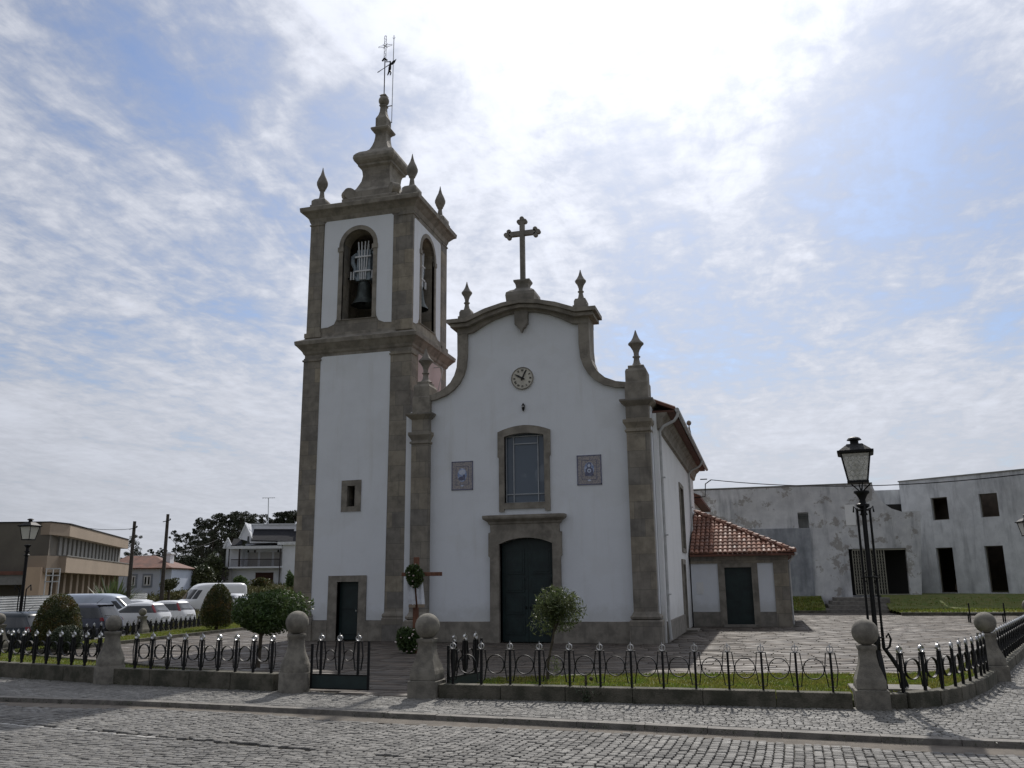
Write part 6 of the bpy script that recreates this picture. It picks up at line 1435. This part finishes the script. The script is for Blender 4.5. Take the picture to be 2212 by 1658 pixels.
m = MB(); quadh(m, [(hu(1380), hz(1040), .4), (hu(2330), hz(1040), .4), (hu(1900), hz(860), -3), (hu(1500), hz(860), -3)]); quadh(m, [(hu(2330), hz(1040), .4), (hu(2330), hz(1040), -6.4), (hu(1900), hz(860), -3)]); quadh(m, [(hu(1380), hz(1040), -6.4), (hu(1500), hz(860), -3), (hu(1900), hz(860), -3), (hu(2330), hz(1040), -6.4)]); m.build('roof', 'roof_tile_old', cot)
for a, b in ((1735, 1825), (1945, 2035)):
    w = MB(); w.obox(HO, HU, Z, HN, hu(a - 25), hu(b + 25), hz(1300), hz(1120), 0, .05); wo_ = w.build('window', 'house_trim', cot)
    w = MB(); w.obox(HO, HU, Z, HN, hu(a), hu(b), hz(1275), hz(1145), .05, .09); w.build('frame', 'white_metal', wo_)
    for c in (0, 1): w = MB(); x0 = a + 12 + c * (b - a) / 2; w.obox(HO, HU, Z, HN, hu(x0), hu(x0 + (b - a) / 2 - 24), hz(1262), hz(1160), .09, .1); w.build('pane', 'car_glass', wo_)
m = MB(); m.obox(HO, HU, Z, HN, hu(2110), hu(2170), hz(1000), hz(820), -3, -2); m.obox(HO, HU, Z, HN, hu(2095), hu(2185), hz(850), hz(835), -3.1, -1.9); m.build('chimney', 'house_white', cot)
# far farmhouse
q = at(398, 1243, 130); m = MB(); fo, fu, fn2 = Vector((q.x, q.y, 0)), Vector((cy_, sy_, 0)), Vector((sy_, -cy_, 0))
fh = thing('farmhouse', (q.x, q.y, 1), 'distant low house with dull red roof among the trees', 'house')
MB().obox(fo, fu, Z, fn2, -3, 5, 0, q.z + .3, -5, 0).build('walls', 'house_white', fh)
m = MB(); PP = [fo + fu * a + Z * b + fn2 * c for a, b, c in ((-3.4, q.z + .2, .4), (5.4, q.z + .2, .4), (4, q.z + 2.2, -2.5), (-2, q.z + 2.2, -2.5), (-3.4, q.z + .2, -5.4), (5.4, q.z + .2, -5.4))]
m.add([tuple(p) for p in PP], [(0, 1, 2, 3), (4, 3, 2, 5), (0, 3, 4), (1, 5, 2), (0, 4, 5, 1)]); m.build('roof', 'roof_tile_old', fh)
# utility poles and wires
def upole(px, py0, py1, dep, label, tilt=0):
    a = at(px, py0, dep); b = at(px, py1, dep); zb_ = hgt(a.x, a.y)
    t = thing('utility_pole', (a.x, a.y, zb_), label, 'pole', 0, 'wooden utility poles'); m = MB(); m.tube([(a.x, a.y, zb_ - .2), (a.x + tilt, a.y, b.z)], [.16, .11], 10); m.build('pole', 'pole_wood', t, 50)
    m = MB(); m.tube([(a.x + tilt - .3, a.y - .1, b.z - .55), (a.x + tilt + .3, a.y - .1, b.z - .45)], .03, 5); m.ball((a.x + tilt + .3, a.y - .1, b.z - .38), .06, 8, 6); m.build('insulator', 'iron', t); return Vector((a.x + tilt, a.y, b.z))
p1 = upole(277, 1289, 1123, 60, 'dark wooden utility pole next to the brown building'); p2 = upole(349, 1289, 1107, 62, 'taller wooden utility pole in front of the blue house chimney')
def wire(a, b, sag, label):
    m = MB(); m.tube([tuple(a.lerp(b, i / 16) - Z * sag * 4 * (i / 16) * (1 - i / 16)) for i in range(17)], .018, 5); o = m.build('overhead_wire', 'iron'); tag(o, label, 'wire')
wire(at(150, 1133, 62), p1 - Z * .5, .2, 'thin wire from the brown building roof to the first pole')
wire(at(277, 1200, 85), at(470, 1165, 120), .6, 'thin wire rising in front of the eucalyptus grove')
# trees behind
def euc_mesh(seed, h, n_cl, spread):
    r = np.random.default_rng(seed); tr = MB(); tr.tube([(0, 0, 0), (.1, .05, h * .4), (-.1, .1, h * .75), (0, 0, h * .97)], [.24, .18, .1, .03], 7); C = []
    for i in range(n_cl):
        f = r.uniform(.32, 1.0); a = r.uniform(0, 2 * PI); rad = spread * (1.15 - .75 * abs(f - .6) / .6) * r.uniform(.2, 1.0); c = np.array([rad * math.cos(a), rad * math.sin(a), h * f])
        rr = r.uniform(.5, 1.05) * spread * .28
        tr.tube([(0, 0, h * (f - .12)), tuple(c)], [.06, .02], 4)
        d = r.normal(size=(150, 3)); d /= np.linalg.norm(d, axis=1)[:, None]; C.append(c + d * (r.uniform(.3, 1, (150, 1)) ** .5) * np.array([rr, rr, rr * .66]))
    V, F = leaves(np.vstack(C), .26, .5)
    return tr.mesh('trunk', 'bark_dark'), np_mesh('crown', V, F, 'leaf_euc')
EM = [euc_mesh(1, 14, 40, 2.6), euc_mesh(2, 15, 44, 2.9), euc_mesh(3, 12, 34, 2.3), euc_mesh(5, 14, 50, 3.4)]
def euc(px, pytop, dep, label, cat='tree', grp='eucalyptus trees behind the houses', k=None, name='eucalyptus_tree', sx_=1):
    p = at(px, pytop, dep); zb_ = 1.4; i = random.randrange(4) if k is None else k; hh = [14, 15, 12, 14][i]; s = (p.z - zb_) / hh
    t = thing(name, (p.x, p.y, zb_), label, cat, random.uniform(0, 6), grp); t.scale = (s * sx_, s * sx_, s)
    for nm_, me in (('trunk', EM[i][0]), ('crown', EM[i][1])): inst(nm_, me, t)
gl = 'tall dark eucalyptus in the dense grove behind the white villa'
for px, py, dp in ((404, 1150, 150), (418, 1160, 140), (432, 1128, 150), (445, 1118, 150), (458, 1125, 145), (470, 1112, 150), (483, 1106, 155), (497, 1112, 150), (508, 1104, 150), (520, 1108, 145), (533, 1108, 150), (546, 1112, 155), (560, 1120, 150), (440, 1150, 135), (462, 1150, 130), (480, 1140, 132), (500, 1140, 135), (520, 1135, 138), (596, 1108, 150), (608, 1104, 150), (622, 1102, 150), (636, 1104, 150), (650, 1108, 150), (577, 1122, 155), (664, 1110, 150)):
    euc(px, py, dp, gl, sx_=random.uniform(.8, 1.15))
euc(383, 1146, 150, 'slender eucalyptus standing apart at the left end of the grove', sx_=.75)
euc(398, 1180, 145, 'short eucalyptus below the slender one at the grove edge', sx_=1.0)
euc(290, 1157, 110, 'dark tree rising right behind the first utility pole', k=3, sx_=.9)
euc(333, 1186, 150, 'small tree silhouette between the two utility poles', k=2, sx_=1.2)
euc(352, 1184, 150, 'small tree just right of the taller utility pole', k=0, sx_=.8)
def midtree(px, pyc, hw, hh, dep, label, m_='leaf_mid', n=2600, name='tree', ls=.3, cat='tree'):
    c = at(px, pyc, dep); sc = dep / FPX; g0 = max(hgt(c.x, c.y), -.2); t = thing(name, (c.x, c.y, g0), label, cat, 0, 'mid green trees and bushes between the houses')
    V, F = leaves(blob_pts(n, (0, 0, c.z - g0), (hw * sc, hw * sc, hh * sc), .3, .35, 12), ls, .5); np_obj('crown', np_mesh('crown', V, F, m_), t)
    o = bpy.data.objects.new('trunk', MB().tube([(0, 0, -.2), (0, 0, c.z - g0)], [.14, .08], 7).mesh('trunk', 'bark_dark')); COL.objects.link(o); o.parent = t
midtree(400, 1262, 26, 20, 95, 'rounded olive-green tree low behind the white van'); midtree(436, 1250, 24, 30, 92, 'taller mid-green tree left of the villa stairs', n=3400)
midtree(462, 1235, 22, 36, 100, 'leafy tree touching the left side of the villa', n=3400); midtree(420, 1225, 30, 24, 120, 'dark broad tree below the eucalyptus grove', 'leaf_euc', 3400, ls=.4)
midtree(378, 1228, 20, 16, 125, 'dark tree right of the blue house', 'leaf_euc'); midtree(518, 1255, 13, 15, 88, 'clipped round shrub in front of the villa', 'leaf_ball', 2600, 'shrub', .16, 'bush')
midtree(562, 1258, 16, 11, 90, 'rusty leafed shrub in front of the villa garage', 'leaf_topiary', 1800, 'shrub', .2, 'bush'); midtree(628, 1256, 9, 22, 88, 'narrow dark shrub in front of the villa beside the tower', 'leaf_ball', 1500, 'shrub', .2, 'bush')
midtree(366, 1262, 14, 12, 72, 'scruffy shrub beside the second utility pole', 'leaf_mid', 1500, 'shrub', .2, 'bush'); midtree(310, 1232, 30, 10, 150, 'low dark treeline behind the blue house', 'leaf_euc', 2600, ls=.5)
hd_m = []
for px in range(360, 700, 9):
    q = at(px, 1283 + random.uniform(-3, 3), 75); hd_m.append(blob_pts(420, (q.x, q.y, hgt(q.x, q.y) + .5), (1.0, 1.0, .8), .2, .3))
V, F = leaves(np.vstack(hd_m), .3, .25, up=1.2); o = np_obj('rough_hedge', np_mesh('rough_hedge', V, F, 'wild_grass')); tag(o, 'tall rough grass and brambles along the field behind the van', 'vegetation'); o['kind'] = 'stuff'
hz_m = []
for i in range(120):
    a = -1.0 + i * .0085; rr = 330 + random.uniform(-10, 40); hz_m.append(blob_pts(120, (math.sin(a) * rr, math.cos(a) * rr, random.uniform(5, 9)), (5, 5, 4.5), .2, .3))
V, F = leaves(np.vstack(hz_m), 1.6, .6); o = np_obj('far_woodland', np_mesh('far_woodland', V, F, 'leaf_euc')); tag(o, 'far dark woodland on the low hills at the horizon', 'woodland'); o['kind'] = 'stuff'
